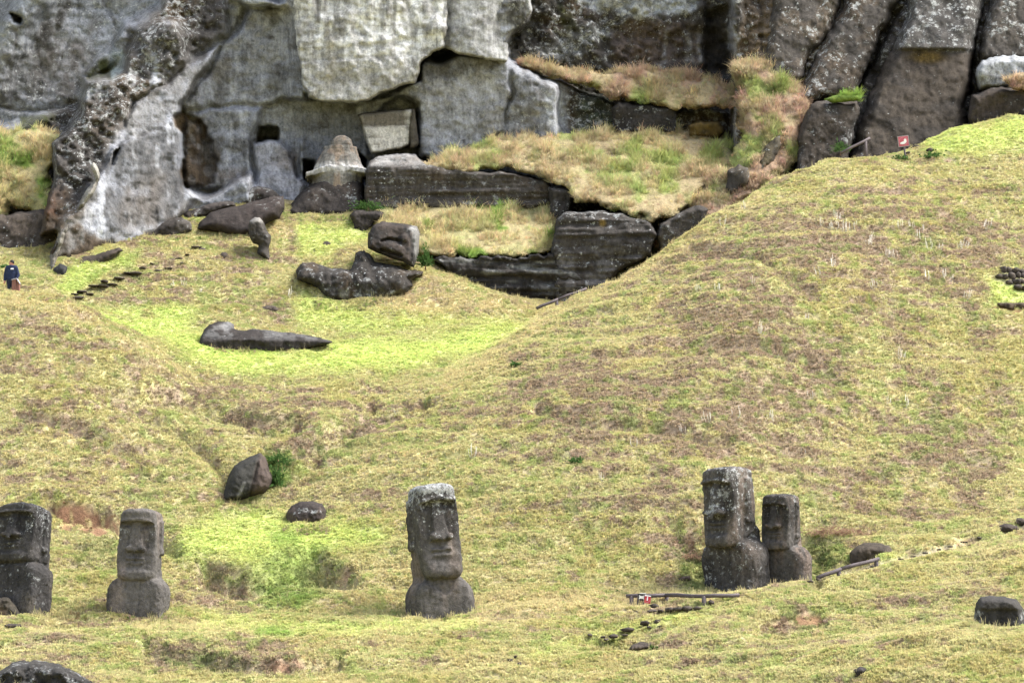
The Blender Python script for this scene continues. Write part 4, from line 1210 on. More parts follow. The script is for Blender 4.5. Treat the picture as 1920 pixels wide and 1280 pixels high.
boulder('lying_statue', [(373,650),(375,634),(382,618),(392,608),(408,603),(427,602),(438,607),(441,617),(462,620),(475,616),(520,622),(570,627),(602,633),(623,641),(606,650),(560,660),(480,664),(400,660),(376,656)],
        lambda u, v: Yh - .75 + .055 * np.maximum(637 + .02 * (u - 460) - v, 0) * ss(395, 430, u) + .03 * np.maximum(640 - v, 0) * ss(430, 395, u), 'long dark statue lying on its back on the bright green lawn', .9, 7,
        lambda u, v, d: (mixc(mixc(np.tile(np.array([.050, .042, .038]), u.shape + (1,)), np.array([.17, .165, .16]), ss(640, 630, v - .02 * (u - 460)) * ss(-.3, .3, fbm(u * .05, v * .08, 3)) * .75), WHITE * .6, ss(14, 4, np.hypot(u - 425, (v - 610) * 1.4) + 5 * fbm(u * .2, v * .2, 2)) * .5), np.full(u.shape, .14)),  # lit top and darker front are painted into the colour
        category='statue', rough=(.08, .04), edge=1.2, step=2.2)
Yh = hit(1870, 1172)
boulder('buried_statue', [(1824,1180),(1826,1155),(1829,1130),(1838,1120),(1856,1116),(1885,1117),(1906,1122),(1920,1140),(1922,1165),(1925,1190),(1830,1190)], Yh, 'dark statue buried to its brow at the right edge', 1.6, 13,
        lambda u, v, d: (mixc(np.tile(np.array([.072, .066, .06]), u.shape + (1,)), np.array([.05, .047, .044]), ss(1138, 1146, v)), .08 + .40 * ss(1140, 1148, v) * ss(25, 42, np.abs(u - 1875))), category='statue', rough=(.05, .04), edge=1.2, step=2, detail=lambda u, v, d: .10 * ss(1139, 1145, v))
Yh = hit(60, 1278)
boulder('boulder', [(-60,1250),(0,1256),(20,1240),(40,1236),(75,1240),(110,1245),(140,1258),(165,1268),(190,1278),(215,1300),(215,1330),(-60,1330)], lambda u, v: Yh - .5 + .02 * np.maximum(1262 - v, 0), 'large jagged dark boulder in the bottom left corner', 1.5, 18,
        tones([.05, .047, .045], [.085, .078, .07], .6, .26), rough=(.25, .03), edge=3)
Yh = hit(14, 1152)
boulder('boulder', [(-20,1120),(0,1121),(18,1122),(32,1136),(40,1150),(36,1162),(-20,1165)], Yh - .5, 'small brown stone in front of the leftmost statue', .7, 12, tones([.075, .065, .05], [.13, .085, .05], .6, .1), step=2)
Yh = hit(1640, 1058)
boulder('boulder', [(1590,1056),(1594,1036),(1606,1024),(1622,1017),(1650,1018),(1668,1022),(1676,1034),(1670,1048),(1655,1064),(1595,1068)], Yh + .6, 'smooth brown boulder behind the sloping handrail', 1.0, 16, tones([.105, .083, .062], [.075, .06, .048], .6, .03), rough=(.06, .05), edge=1.2, step=2)
Yh = hit(1610, 1275)
boulder('boulder', [(1594,1282),(1594,1266),(1600,1255),(1612,1248),(1624,1250),(1632,1254),(1622,1264),(1608,1274),(1604,1290),(1596,1290)], Yh - .1, 'narrow dark stone by the bottom edge, right of centre', .5, 8, tones([.06, .05, .045], [.11, .08, .06], .6, .2), step=1.6, edge=1)
Yh = hit(1200, 1217)
boulder('boulder', [(1178,1216),(1184,1208),(1200,1203),(1221,1202),(1223,1210),(1216,1217),(1198,1221),(1182,1221)], lambda u, v: Yh - .1 + .03 * np.maximum(1212 - v, 0), 'flat loose stone on the slope below the stone steps', .5, 6, tones([.11, .088, .07], [.05, .04, .035], .7, .08), step=1.6, edge=1)
Yh = hit(1878, 902)
boulder('boulder', [(1868,897),(1874,893),(1884,892),(1888,896),(1884,902),(1874,903)], Yh - .05, 'small black stone high on the right of the slope', .4, 5, tones([.035, .033, .03], [.07, .06, .05], .5, .0), step=1.4, edge=.6)
Yh = hit(1285, 1090)
boulder('boulder', [(1263,1092),(1268,1082),(1280,1077),(1294,1079),(1298,1088),(1292,1096),(1266,1098)], Yh - .05, 'low brown stone in the grass left of the pair of heads', .5, 6, tones([.13, .095, .075], [.07, .055, .045], .6, .05), step=1.6, edge=1)
# quarry stones
def lich_dark(l=.28, w=.5):
    return tones([.058, .049, .044], [.095, .075, .062], w, l)
Yh = hit(640, 568)
boulder('broken_torso', [(553,508),(566,494),(586,490),(606,496),(622,504),(640,500),(655,506),(664,492),(668,474),(682,468),(694,476),(702,490),(730,496),(765,504),(796,508),(792,518),(770,524),(778,536),(764,552),(740,560),(700,570),(676,575),(640,572),(605,560),(592,540),(572,530),(556,524)],
        lambda u, v: Yh + .2 + .02 * np.maximum(530 - v, 0), 'broad broken torso of a fallen statue, dark with white lichen spots', 1.6, 16, lambda u, v, d: (mixc(mixc(np.tile(D_DARK * .85, u.shape + (1,)), D_BRN * .8, ss(0, .6, fbm(u * .03, v * .03, 3)) * .7), np.array([.19, .19, .17]), ss(532, 556, v) * ss(-.1, .4, fbm(u * .06, v * .06, 3)) * .7), np.full(u.shape, .32)), category='statue', rough=(.18, .03), edge=2.5)
def head_col(u, v, d):
    c = mixc(np.tile(np.array([.085, .068, .058]), u.shape + (1,)), np.array([.045, .04, .037]), ss(-.2, .5, fbm(u * .06, v * .06, 3)))
    c = mixc(c, np.array([.24, .235, .22]), np.clip(ss(768, 776, u - .10 * (v - 430)) + ss(2, 10, (v - 470) - .25 * (u - 700)), 0, 1) * .8)
    c = mixc(c, WHITE * .7, ss(9, 3, np.hypot(u - 771, (v - 430) * 1.4) + 4 * fbm(u * .2, v * .2, 2)) * .6)
    return c, np.full(u.shape, .2)
boulder('toppled_statue', [(688,456),(690,438),(700,422),(716,414),(740,417),(762,420),(782,424),(788,438),(787,462),(782,484),(776,502),(766,498),(752,490),(730,484),(706,474),(690,466)], lambda u, v: Yh + 1.0 + .012 * (490 - v), 'toppled statue head lying on the broken torso, closed mouth visible', 1.5, 9, head_col, category='statue', rough=(.08, .04), edge=1.2, step=2,
        detail=lambda u, v, d: .30 * ss(4, 1, line_d([(716, 452), (730, 448), (750, 452)], u, v)) + .42 * ss(4, 1, line_d([(716, 468), (735, 474), (752, 480)], u, v)) - .22 * ss(12, 3, line_d([(722, 460), (748, 466)], u, v)) - .3 * ss(10, 3, np.hypot(u - 758, v - 446)) + .25 * ss(0, 6, u - 770 + .1 * (v - 430)))
Yh = hit(690, 440)
boulder('boulder', [(656,440),(662,420),(656,404),(664,396),(700,394),(722,398),(718,410),(700,420),(690,440),(670,444)], Yh + .2, 'dark stepped stone behind the toppled head', 1.0, 8, lich_dark(.12), step=2)
Yh = hit(495, 490)
boulder('leaning_statue', [(468,444),(466,428),(468,414),(478,407),(488,408),(494,418),(500,432),(508,442),(507,456),(504,466),(508,482),(511,494),(498,490),(488,480),(482,474),(484,460),(474,456)], Yh, 'small weathered leaning figure with pale cap on the quarry apron', .8, 10, lambda u, v, d: (mixc(np.tile(np.array([.085, .076, .068]), u.shape + (1,)), np.array([.30, .285, .26]), ss(422, 412, v) * .8), np.full(u.shape, .16)), category='statue', step=1.8, edge=1, rough=(.08, .05))
Yh = hit(440, 444)
boulder('boulder', [(366,432),(376,414),(396,398),(430,388),(470,380),(500,372),(532,366),(534,390),(524,410),(500,420),(486,444),(450,446),(400,436)], lambda u, v: Yh - .4 + .02 * (440 - v), 'smooth whale-backed dark rock on the grass below the bay', 1.5, 22, tones([.060, .048, .043], [.082, .062, .054], .5, .10), rough=(.08, .02), edge=1.5)
Yh2 = hit(600, 412)
boulder('boulder', [(534,400),(545,380),(568,356),(590,336),(615,326),(650,324),(676,330),(684,352),(682,392),(672,408),(610,410),(540,410)], lambda u, v: Yh2 + .2 + .015 * (410 - v), 'dark spotted rock carrying the bell-shaped unfinished statue', 1.6, 16, lich_dark(.26), rough=(.14, .02), edge=2)
boulder('boulder', [(444,385),(456,362),(480,350),(510,352),(524,366),(532,385),(500,396),(460,398)], Yh2 + 1.6, 'dark lichened rock between whale-backed rock and pale quarry wall', 1.2, 14, lich_dark(.34), edge=2)
Yh = hit(310, 444)
boulder('boulder', [(262,452),(280,430),(310,414),(340,408),(356,416),(362,432),(340,446),(300,452)], Yh + .1, 'low dark rock at the foot of the left quarry wall', 1.0, 12, tones([.07, .06, .052], [.13, .115, .1], .7, .16), edge=2)
boulder('boulder', [(330,412),(350,396),(400,380),(440,376),(446,388),(400,402),(372,412),(352,424)], Yh + 2.4, 'slanting dark ledge stone under the white stained wall', 1.0, 9, tones([.07, .058, .05], [.12, .10, .09], .6, .2), edge=2, step=2)
Yh = hit(120, 512)
boulder('boulder', [(98,522),(100,504),(112,494),(126,500),(128,516),(118,526)], Yh, 'dark stone at the foot of the rock rib, right of the person', .8, 10, tones([.05, .05, .052], [.10, .095, .09], .6, .2), step=1.8, edge=1)
boulder('boulder', [(120,500),(140,484),(180,478),(225,462),(232,470),(200,500),(150,512),(124,514)], Yh + 1.2, 'brown slab at the foot of the cliff beside the rock rib', 1.2, 12, tones([.10, .078, .06], [.06, .05, .042], .6, .1), edge=2)
boulder('rock_face', [(-160,440),(-60,420),(0,404),(40,396),(90,392),(118,410),(124,440),(108,480),(98,520),(88,560),(-160,590)], lambda u, v: 110.4 + .012 * (520 - v), 'brown rock face rising behind the person at the left edge', 2.0, 10, tones([.125, .10, .08], [.06, .05, .042], .8, .16), rough=(.16, .022), edge=5)
# small dark stones poking from the turf
for (pu, pv, pw, ph, lb) in ((504, 584, 34, 12, 'low brown stone in the grass above the lying statue'), (420, 485, 20, 12, 'small brown stone left of the leaning figure'), (378, 470, 14, 6, 'thin dark stone at the top of the turf steps'),
                             (585, 470, 22, 8, 'flat dark stone between leaning figure and fallen torso'), (612, 464, 18, 12, 'brown stone left of the toppled head'), (808, 556, 16, 8, 'small stone right of the broken torso'), (1890, 995, 46, 14, 'dark rough stone beside the trail at the right edge'),
                             (1912, 982, 30, 12, 'upper dark stone of two beside the trail at the right edge'), (24, 1176, 34, 8, 'flat dark stone at the left edge below the leftmost statue')):
    th = np.linspace(0, 2 * math.pi, 11)[:-1]
    rr = 1 + .22 * (rng.random(10) - .5)
    pl = np.stack([pu + pw / 2 * rr * np.cos(th), pv - ph * .3 + ph * .7 * rr * np.sin(th)], -1)
    boulder('boulder', pl, hit(pu, pv) - .05, lb, .35, ph * .6, tones([.12, .095, .078], [.07, .056, .048], .6, .06), step=1.6, edge=.8, rough=(.05, .08))

# bell-shaped unfinished statue in the bay
def bell():
    Y = Yh2 + 2.2
    s = Y / F_PX
    h = .03
    xs, ys, zs = np.arange(-1.9, 1.9, h), np.arange(-1.35, 1.35, h), np.arange(-1.1, 2.3, h)
    x, y, z = np.meshgrid(xs, ys, zs, indexing='ij')
    x = x - .08 * z
    rad = np.hypot(x, y * 1.15)
    prof = mix(1.20, .80, ss(.0, 1.25, z))
    body = np.maximum(rad - prof, np.maximum(z - 1.22, -1.0 - z)) * .85
    body = smin(body, sd_ell(x, y, z, (.05, 0, 1.25), (.55, .5, .52)), .05)
    fl = np.maximum(np.maximum(np.abs(z + .02 + .10 * x * x - .06 * x) - .11, np.abs(x) - 1.45), np.abs(y) - 1.0)
    d = smin(body, fl, .12)
    d = smax(d, -(np.abs(x * .25 + z - .95) - .012), .02) if False else d
    d = d + .05 * fbm3(x * 1.6, y * 1.6, z * 1.6, 2) + .03 * fbm3(x * 5, y * 5, z * 5, 2)
    Vt, Q = surface_nets(d, (xs[0], ys[0], zs[0]), h)
    zz = Vt[:, 2]
    c = mixc(np.tile(np.array([.14, .132, .118]), (len(Vt), 1)), np.array([.165, .13, .10]), ss(.1, .7, fbm3(Vt[:, 0] * 3, Vt[:, 1] * 3, zz, 3)))
    c = mixc(c, np.array([.34, .335, .33]), ss(.45, .02, np.abs(zz - .05 - .12 * fbm3(Vt[:, 0] * 4, Vt[:, 1] * 4, zz, 2))) * .75)
    c = mixc(c, np.array([.10, .09, .075]), ss(.05, .0, np.abs(zz - 1.05)) * .6)
    Vt = np.asarray(Vt)
    r = empty('unfinished_statue', P(634, 322, Y), 0, label='bell-shaped unfinished statue with domed top in the quarry bay', category='statue')
    lb = np.where(zz > 1.22, 1, np.where(np.abs(zz + .02 + .10 * Vt[:, 0] ** 2) < .16, 2, 0))
    split_parts(r, Vt, Q, np.concatenate([c, np.full((len(Vt), 1), .04)], -1), skin_normals(Vt, Q), lb, ((0, 'body'), (1, 'dome'), (2, 'flange')))
bell()
# ------------------------------------------------------------------ stones of steps and walls
def stone_mesh(seed, flat=.6):
    import bmesh
    bm = bmesh.new()
    bmesh.ops.create_icosphere(bm, subdivisions=2, radius=1.0)
    co = np.array([w.co[:] for w in bm.verts])
    k = 1 + .42 * fbm3(co[:, 0] * 1.2 + seed, co[:, 1] * 1.2, co[:, 2] * 1.2, 3)
    co = co * k[:, None]
    co = np.sign(co) * np.abs(co) ** .8
    co[:, 2] *= flat
    fc = np.array([[w.index for w in f.verts] for f in bm.faces])
    bm.free()
    c = mixc(np.tile(np.array([.13, .105, .085]), (len(co), 1)), np.array([.07, .058, .05]), ss(-.3, .5, fbm3(co[:, 0] * 2 + seed, co[:, 1] * 2, co[:, 2] * 2, 3)))
    me = make_mesh('stone', co, fc, np.concatenate([c, np.full((len(co), 1), .05)], -1), smooth=False)
    me.materials.append(M_ROCK)
    return me
STONES = [stone_mesh(s * 3.3) for s in range(6)]

BARE = []
def stone_row(thing, name, spots, depth=.22, sink=.0, clear=True, k=1.0):
    for i, (pu, pv, pw, ph) in enumerate(spots):
        if clear:
            BARE.append((pu, pv + ph * .3, pw * .42, ph * .45 + 1.0))
        Y = hit(pu, pv + ph * .35)
        s = Y / F_PX
        p = P(pu, pv, Y)
        o = obj(name, STONES[i % 6], None, thing)
        o.location = Vector(p) - Vector(thing.location) - Vector((0, 0, sink))
        o.scale = (k * pw * s * .54 * rng.uniform(.8, 1.15), depth, k * ph * s * rng.uniform(.7, 1.1))
        o.rotation_euler = (0, rng.uniform(-.12, .12), rng.uniform(-.2, .2))

steps1 = empty('stone_steps', at(1230, 1150), label='low stone steps half lost in grass below the signs and rail', category='steps')
stone_row(steps1, 'step_stone', [(1169,1143,12,5),(1194,1147,14,6),(1225,1137,18,9),(1222,1145,18,7),(1238,1145,14,6),(1256,1142,18,8),(1273,1142,18,8),(1288,1141,18,9),(1306,1140,18,8),(1333,1129,10,8),
  (1208,1168,18,10),(1234,1165,16,9),(1248,1164,12,6),(1259,1162,10,6),(1176,1180,22,7),(1151,1192,16,7),(1130,1194,12,5),(1136,1198,9,5),(1172,1190,12,4),(1106,1190,9,6),(1236,1174,12,4),(1219,1175,10,5),(965,1231,8,6),(973,1244,10,6),(957,1238,7,6)])
steps2 = empty('turf_steps', at(250, 515), label='rows of dark stones stepping up the quarry apron right of the person', category='steps')
stone_row(steps2, 'step_stone', [(119,561,22,5),(146,558,26,7),(168,551,20,5),(154,546,22,5),(192,536,30,5),(176,535,22,5),(196,527,16,5),(223,521,26,6),(252,512,28,6),(240,511,18,5),(268,503,18,6),(286,494,14,5),(281,513,16,5),(300,508,22,6),(316,503,18,5),(321,487,24,6),(334,485,16,5),(354,487,22,9),(341,495,20,6),(368,463,22,4),(210,533,18,4),(140,551,14,4),(352,478,14,4)], depth=.3, sink=.02, clear=False, k=.85)
trail = empty('trail_edging', at(1640, 1062), label='line of small grey stones edging the trail right of the pair', category='edging')
stone_row(trail, 'edging_stone', [(1520,1090,10,5),(1534,1086,9,4),(1625,1066,8,4),(1636,1062,9,5),(1650,1060,8,4),(1662,1056,10,4),(1674,1053,8,3),(1690,1048,12,3),(1712,1043,10,3),(1735,1036,12,3),(1760,1030,10,3),(1782,1024,12,3),(1808,1016,12,3),(1836,1008,10,3)], depth=.15)
wall = empty('dry_stone_wall', at(1895, 560), label='short dry wall of black rounded stones at the right edge', category='wall')
ws = []
for r_ in range(4):
    for k in range(6):
        if r_ == 0 and k < 1: continue
        if r_ >= 2 and k < r_: continue
        ws.append((1868 + k * 12 + 5 * (r_ % 2) + rng.uniform(-2, 2), 510 + r_ * 10 + rng.uniform(-1.5, 1.5), rng.uniform(14, 18), rng.uniform(12, 15)))
stone_row(wall, 'stone', ws, depth=.3)
relief('earth_bank', [(1866,566),(1890,566),(1990,570),(1990,584),(1900,582),(1872,577)], hit(1895, 572) - .15, .6, 4, tones([.13, .095, .065], [.07, .055, .045], .6, .0), step=2, edge=1, label='brown cut bank below the dry stone wall', category='bank')
for i, (pu, pv, pw, ph) in enumerate([(1716,272,13,9),(1744,279,13,8),(1676,280,14,6),(1703,285,11,6)]):
    o = obj('loose_stone', STONES[(i + 2) % 6], None, label='dark loose stone on the crest beside the red sign', category='stone', group='loose stones beside the red sign')
    q = at(pu, pv + ph * .4)
    o.location = q
    o.scale = (pw * q[1] / F_PX * .55, .2, ph * q[1] / F_PX)
    o.rotation_euler = (0, 0, rng.uniform(0, 3))

# ------------------------------------------------------------------ handrails
def rail_thing(label, pts, posts, rad=.062, lift=0.0):
    """pts: (u, v, distance) along the rail; posts: (u, v_top, v_bottom, distance)"""
    W = [Vector(P(*q)) for q in pts]
    r = empty('handrail', P(*pts[0]), label=label, category='handrail', group='weathered timber handrails')
    for a, b in zip(W[:-1], W[1:]):
        d = b - a
        Vv, q, t = tube_mesh('rail', [(0, 0, 0), (d.length * .33, 0, .01), (d.length * .66, 0, -.008), (d.length, 0, 0)], [rad, rad * 1.04, rad, rad * .98], 8)
        o = obj('rail', make_mesh('rail', np.array([w[:] for w in Vv]), [np.array(q), np.array(t)]), M_RAIL, r)
        o.location = a - W[0]
        o.rotation_euler = d.to_track_quat('X', 'Z').to_euler()
    for (pu, vt, vb, Y) in posts:
        top, bot = Vector(P(pu, vt, Y)), Vector(P(pu, vb, Y))
        h = top.z - bot.z + .35
        Vv, q, t = tube_mesh('post', [(0, 0, -h), (0, 0, -h * .5), (0, 0, .03)], [.075, .072, .068], 8)
        o = obj('post', make_mesh('post', np.array([w[:] for w in Vv]), [np.array(q), np.array(t)]), M_RAIL, r)
        o.location = top - W[0]
    return r
Ya = hit(1220, 1137)
Yr1, Yr2 = hit(1320, 1132) - .15, hit(1386, 1121) - .1
rail_thing('level dark handrail with two small signs at the foot of the slope', [(1174, 1117, Ya), (1248, 1115, Ya), (1320, 1117, Yr1), (1386, 1115, Yr2)],
           [(1184, 1118, 1136, Ya), (1250, 1116, 1135, Ya + .1), (1320, 1118, 1133, Yr1)])
Yb = hit(1575, 1078)
rail_thing('sloping dark handrail in front of the smooth brown boulder', [(1532, 1083, Yb - .3), (1577, 1066, Yb), (1648, 1047, Yb + .6)], [(1573, 1069, 1078, Yb), (1643, 1050, 1056, Yb + .6)])
Yc = 103.5
rail_thing('short dark handrail half hidden by the mound crest below the dark ledge', [(1006, 578, Yc), (1046, 561, Yc + .3), (1100, 541, Yc + .8)], [(1044, 563, 576, Yc + .3)])
Yd = hit(1600, 300) + .6
rail_thing('lone sloping handrail on the crest left of the red sign', [(1577, 287, Yd), (1631, 259, Yd + .4)], [(1623, 264, 288, Yd + .35)])

# ------------------------------------------------------------------ signs
M_RED = make_plain_mat('red_sign_paint', (0.34, 0.03, 0.04), .5, .08)
M_RED2 = make_plain_mat('faded_red_sign_paint', (0.36, 0.085, 0.11), .5, .08)
M_PINK = make_plain_mat('pale_red_sign_paint', (0.44, 0.16, 0.18), .5, .06)
M_WHT = make_plain_mat('white_paint', (0.62, 0.62, 0.61), .5, .04)
M_GREY = make_plain_mat('grey_frame', (0.26, 0.24, 0.25), .6, .1)
M_BLACK = make_plain_mat('dark_frame', (0.035, 0.03, 0.035), .6, .1)

def plate(name, pts, depth, mat, parent, y):
    """flat cut-out in the sign's own plane (x right, z up, metres), front at y"""
    n = len(pts)
    Vv = [(a, y, b) for a, b in pts] + [(a, y + depth, b) for a, b in pts]
    import bmesh
    bm = bmesh.new()
    vs = [bm.verts.new(q) for q in Vv]
    f = bm.faces.new(vs[:n])
    bm.faces.new(vs[n:][::-1])
    for i in range(n):
        bm.faces.new((vs[i], vs[i + n], vs[(i + 1) % n + n], vs[(i + 1) % n])[::-1])
    bmesh.ops.recalc_face_normals(bm, faces=bm.faces)
    me = bpy.data.meshes.new(name)
    bm.to_mesh(me)
    bm.free()
    return obj(name, me, mat, parent)

def ring(cx, cz, r, n=28):
    return [(cx + r * math.cos(2 * math.pi * k / n), cz + r * math.sin(2 * math.pi * k / n)) for k in range(n)]

Ys = hit(1694, 292)
sg = empty('warning_sign', P(1694, 265, Ys), R(-6), label='red square sign with white figure on the crest', category='sign')
k = Ys / F_PX
sg.rotation_euler = (0, R(-6), R(-8))
q = 10.5 * k
plate('frame', [(-q, -q), (q, -q), (q, q), (-q, q)], .03, M_GREY, sg, .0)
q2 = q * .88
plate('panel', [(-q2, -q2), (q2, -q2), (q2, q2), (-q2, q2)], .012, M_RED2, sg, -.012)
plate('disc', ring(0, 0, q * .80), .006, M_PINK, sg, -.018)
plate('disc', ring(0, 0, q * .70), .006, M_RED2, sg, -.024)
plate('pictogram', [(-.62*q,-.42*q),(-.2*q,-.55*q),(.2*q,-.50*q),(.52*q,-.25*q),(.55*q,.1*q),(.48*q,.35*q),(.25*q,.42*q),(.05*q,.22*q),(.12*q,.05*q),(.0*q,-.1*q),(-.1*q,.02*q),(-.2*q,-.12*q),(-.42*q,-.15*q),(-.66*q,-.28*q)], .006, M_WHT, sg, -.030)
Vv, qd, tr = tube_mesh('post', [(0, .05, -1.2), (0, .05, -.1)], [.045, .045], 8)
obj('post', make_mesh('post', np.array([w[:] for w in Vv]), [np.array(qd), np.array(tr)]), M_RAIL, sg)

k = Ya / F_PX
s1 = empty('notice_sign', P(1203, 1119, Ya - .25), label='small dark notice with white bone-shaped mark on the lower handrail', category='sign')
s1.rotation_euler = (0, R(4), R(-10))
plate('panel', [(-7*k, -6*k), (7*k, -6*k), (7*k, 6.5*k), (-7*k, 6.5*k)], .03, M_BLACK, s1, 0)
plate('mark', [(-5*k,-4*k),(-2*k,-2.6*k),(2*k,-2.6*k),(5*k,-4*k),(4.4*k,0),(5*k,4*k),(2*k,2.6*k),(-2*k,2.6*k),(-5*k,4*k),(-4.4*k,0)], .006, M_WHT, s1, -.006)
plate('trim', [(-4*k, 6.5*k), (7*k, 6.5*k), (7*k, 8*k), (-4*k, 8*k)], .03, M_WHT, s1, -.001)
for px in (-5.5 * k, 3.0 * k):
    Vv, qd, tr = tube_mesh('post', [(px, .09, -17 * k - .2), (px, .09, 6 * k)], [.06, .055], 8)
    obj('post', make_mesh('post', np.array([w[:] for w in Vv]), [np.array(qd), np.array(tr)]), M_RAIL, s1)
s2 = empty('warning_sign', P(1214, 1123, Ya - .35), label='small red sign with white stroke hanging on the lower handrail', category='sign')
s2.rotation_euler = (0, R(6), R(6))
plate('panel', [(-5.5*k, -7*k), (6*k, -7.5*k), (6*k, 5.5*k), (-5.5*k, 6*k)], .03, M_RED, s2, 0)
plate('trim', [(-5.5*k, 6.05*k), (6*k, 5.55*k), (6*k, 7.4*k), (-5.5*k, 8*k)], .03, M_WHT, s2, -.001)
plate('mark', [(-1.6*k, -2*k), (.8*k, -2*k), (.6*k, 5*k), (-1*k, 5*k)], .006, M_WHT, s2, -.006)
plate('mark', [(-3.6*k, -5.4*k), (0, -6.2*k), (3.6*k, -4.6*k), (4.2*k, -1*k), (3.2*k, -1*k), (2.6*k, -3.8*k), (0, -5*k), (-3.2*k, -4.6*k)], .006, M_PINK, s2, -.006)

# ------------------------------------------------------------------ person and the post in front
M_SKIN = make_plain_mat('skin', (0.34, 0.17, 0.13), .6, .1, bump=.02)
M_HAIR = make_plain_mat('dark_hair', (0.015, 0.013, 0.013), .6, .2, bump=.1)
M_JACK = make_plain_mat('navy_jacket', (0.012, 0.018, 0.045), .8, .3, 8, .2)
M_TROU = make_plain_mat('dark_trousers', (0.014, 0.016, 0.03), .85, .2, 8, .2)
M_SHOE = make_plain_mat('dark_shoes', (0.02, 0.018, 0.017), .7, .2)
def person():
    Y = 103.4
    head = P(22, 488, Y)
    H = 1.74
    root = empty('person', (head[0], Y, head[2] - H), R(-12), label='person in navy jacket with white chest patch looking left behind the post', category='person')
    h = .0125
    def build(name, fn, lo, hi, mat, parent=root):
        xs, ys, zs = (np.arange(lo[i], hi[i], h) for i in range(3))
        x, y, z = np.meshgrid(xs, ys, zs, indexing='ij')
        Vt, Q = surface_nets(fn(x, y, z), (xs[0], ys[0], zs[0]), h)
        return obj(name, make_mesh(name, Vt, Q), mat, parent)
    def arms(x, y, z, g=0.0):
        d = None
        for s in (-1, 1):
            a = smin(sd_cap(x, y, z, (s * .20, 0, 1.40), (s * .29, .03, 1.12), .062 + g, .050 + g), sd_cap(x, y, z, (s * .29, .03, 1.12), (s * .26, -.08, .90), .048 + g, .036 + g), .03)
            d = a if d is None else np.minimum(d, a)
        return d
    def legs(x, y, z, g=0.0):
        d = None
        for s in (-1, 1):
            a = smin(sd_cap(x, y, z, (s * .095, 0, .90), (s * .11, -.01, .48), .095 + g, .065 + g), sd_cap(x, y, z, (s * .11, -.01, .48), (s * .12, .02, .06), .060 + g, .045 + g), .03)
            d = a if d is None else smin(d, a, .02)
        return d
    def torso(x, y, z, g=0.0):
        t = sd_ell(x, y, z, (0, 0, 1.24), (.205 + g, .125 + g, .30 + g))
        t = smin(t, sd_ell(x, y, z, (0, 0, .96), (.175 + g, .12 + g, .17 + g)), .08)
        return smin(t, sd_cap(x, y, z, (-.15, 0, 1.42), (.15, 0, 1.42), .075 + g), .06)
    def hd(x, y, z):
        # face looks to the viewer's left (-x)
        d = sd_ell(x, y, z, (0, 0, 1.635), (.098, .080, .118))
        d = smin(d, sd_ell(x, y, z, (-.030, 0, 1.572), (.065, .060, .062)), .04)
        d = smin(d, sd_cap(x, y, z, (-.098, 0, 1.640), (-.118, 0, 1.606), .011, .017), .015)      # nose
        d = smin(d, sd_cap(x, y, z, (-.090, -.03, 1.660), (-.090, .03, 1.660), .014), .015)       # brow
        d = smax(d, -sd_ell(x, y, z, (-.100, -.034, 1.642), (.016, .016, .010)), .008)
        d = smin(d, sd_cap(x, y, z, (-.092, -.022, 1.575), (-.092, .022, 1.575), .011), .008)      # lips
        for s in (-1, 1):
            d = smin(d, sd_ell(x, y, z, (.012, s * .082, 1.628), (.020, .012, .032)), .008)      # ears
        return smin(d, sd_cap(x, y, z, (.01, 0, 1.56), (.0, 0, 1.42), .058, .066), .03)
    def hands(x, y, z):
        d = None
        for s in (-1, 1):
            b = np.array([s * .26, -.08, .90])
            a = sd_cap(x, y, z, b, b + (0, -.025, -.075), .034, .036)
            for i, f in enumerate((-.03, -.010, .010, .030)):
                l = (.058, .070, .066, .050)[i]
                k0 = b + (f, -.03, -.10)
                k1 = k0 + (0, -.008, -l * .55)
                a = smin(a, smin(sd_cap(x, y, z, k0, k1, .011), sd_cap(x, y, z, k1, k1 + (0, .014, -l * .45), .010), .005), .006)
            a = smin(a, sd_cap(x, y, z, b + (-s * .03, -.02, -.04), b + (-s * .055, -.035, -.095), .013, .011), .01)
            d = a if d is None else np.minimum(d, a)
        return d
    body = build('body', lambda x, y, z: smin(smin(smin(hd(x, y, z), torso(x, y, z), .04), arms(x, y, z), .03), smin(legs(x, y, z), hands(x, y, z), .008), .02), (-.42, -.25, .02), (.42, .22, 1.80), M_SKIN)
    build('jacket', lambda x, y, z: smax(smin(smin(torso(x, y, z, .028), arms(x, y, z, .022), .05), sd_cap(x, y, z, (.0, 0, 1.50), (0, 0, 1.42), .088, .10), .03), np.maximum(.84 - z, z - 1.535), .01) + .006 * fbm3(x * 9, y * 9, z * 9, 2), (-.46, -.27, .78), (.46, .25, 1.60), M_JACK)
    build('trousers', lambda x, y, z: smax(smin(legs(x, y, z, .02), sd_ell(x, y, z, (0, 0, .93), (.185, .135, .15)), .04), np.maximum(.07 - z, z - .98), .01), (-.30, -.22, .02), (.30, .22, 1.05), M_TROU)
    build('hair', lambda x, y, z: smax(smax(sd_ell(x, y, z, (.010, 0, 1.648), (.106, .092, .118)), -(z - 1.655 + .55 * (x + .02)), .01), -(x + .085), .02), (-.14, -.13, 1.52), (.14, .13, 1.79), M_HAIR)
    for s in (-1, 1):
        build('shoe', lambda x, y, z: smax(sd_ell(x, y, z, (s * .12, -.05, .04), (.05, .14, .065)), -z, .01), (s * .12 - .09, -.25, -.02), (s * .12 + .09, .15, .14), M_SHOE)
    pt = plate('chest_patch', [(-.065, -.03), (.065, -.025), (.06, .03), (-.06, .028)], .01, M_WHT, root, 0)
    pt.location = (.095, -.158, 1.36)
    pt.rotation_euler = (R(-8), 0, R(12))
person()
M_POST = make_plain_mat('red_brown_timber', (0.155, 0.075, 0.06), .8, .25, 6, .2, (6, 6, 1))
Yp = 102.2
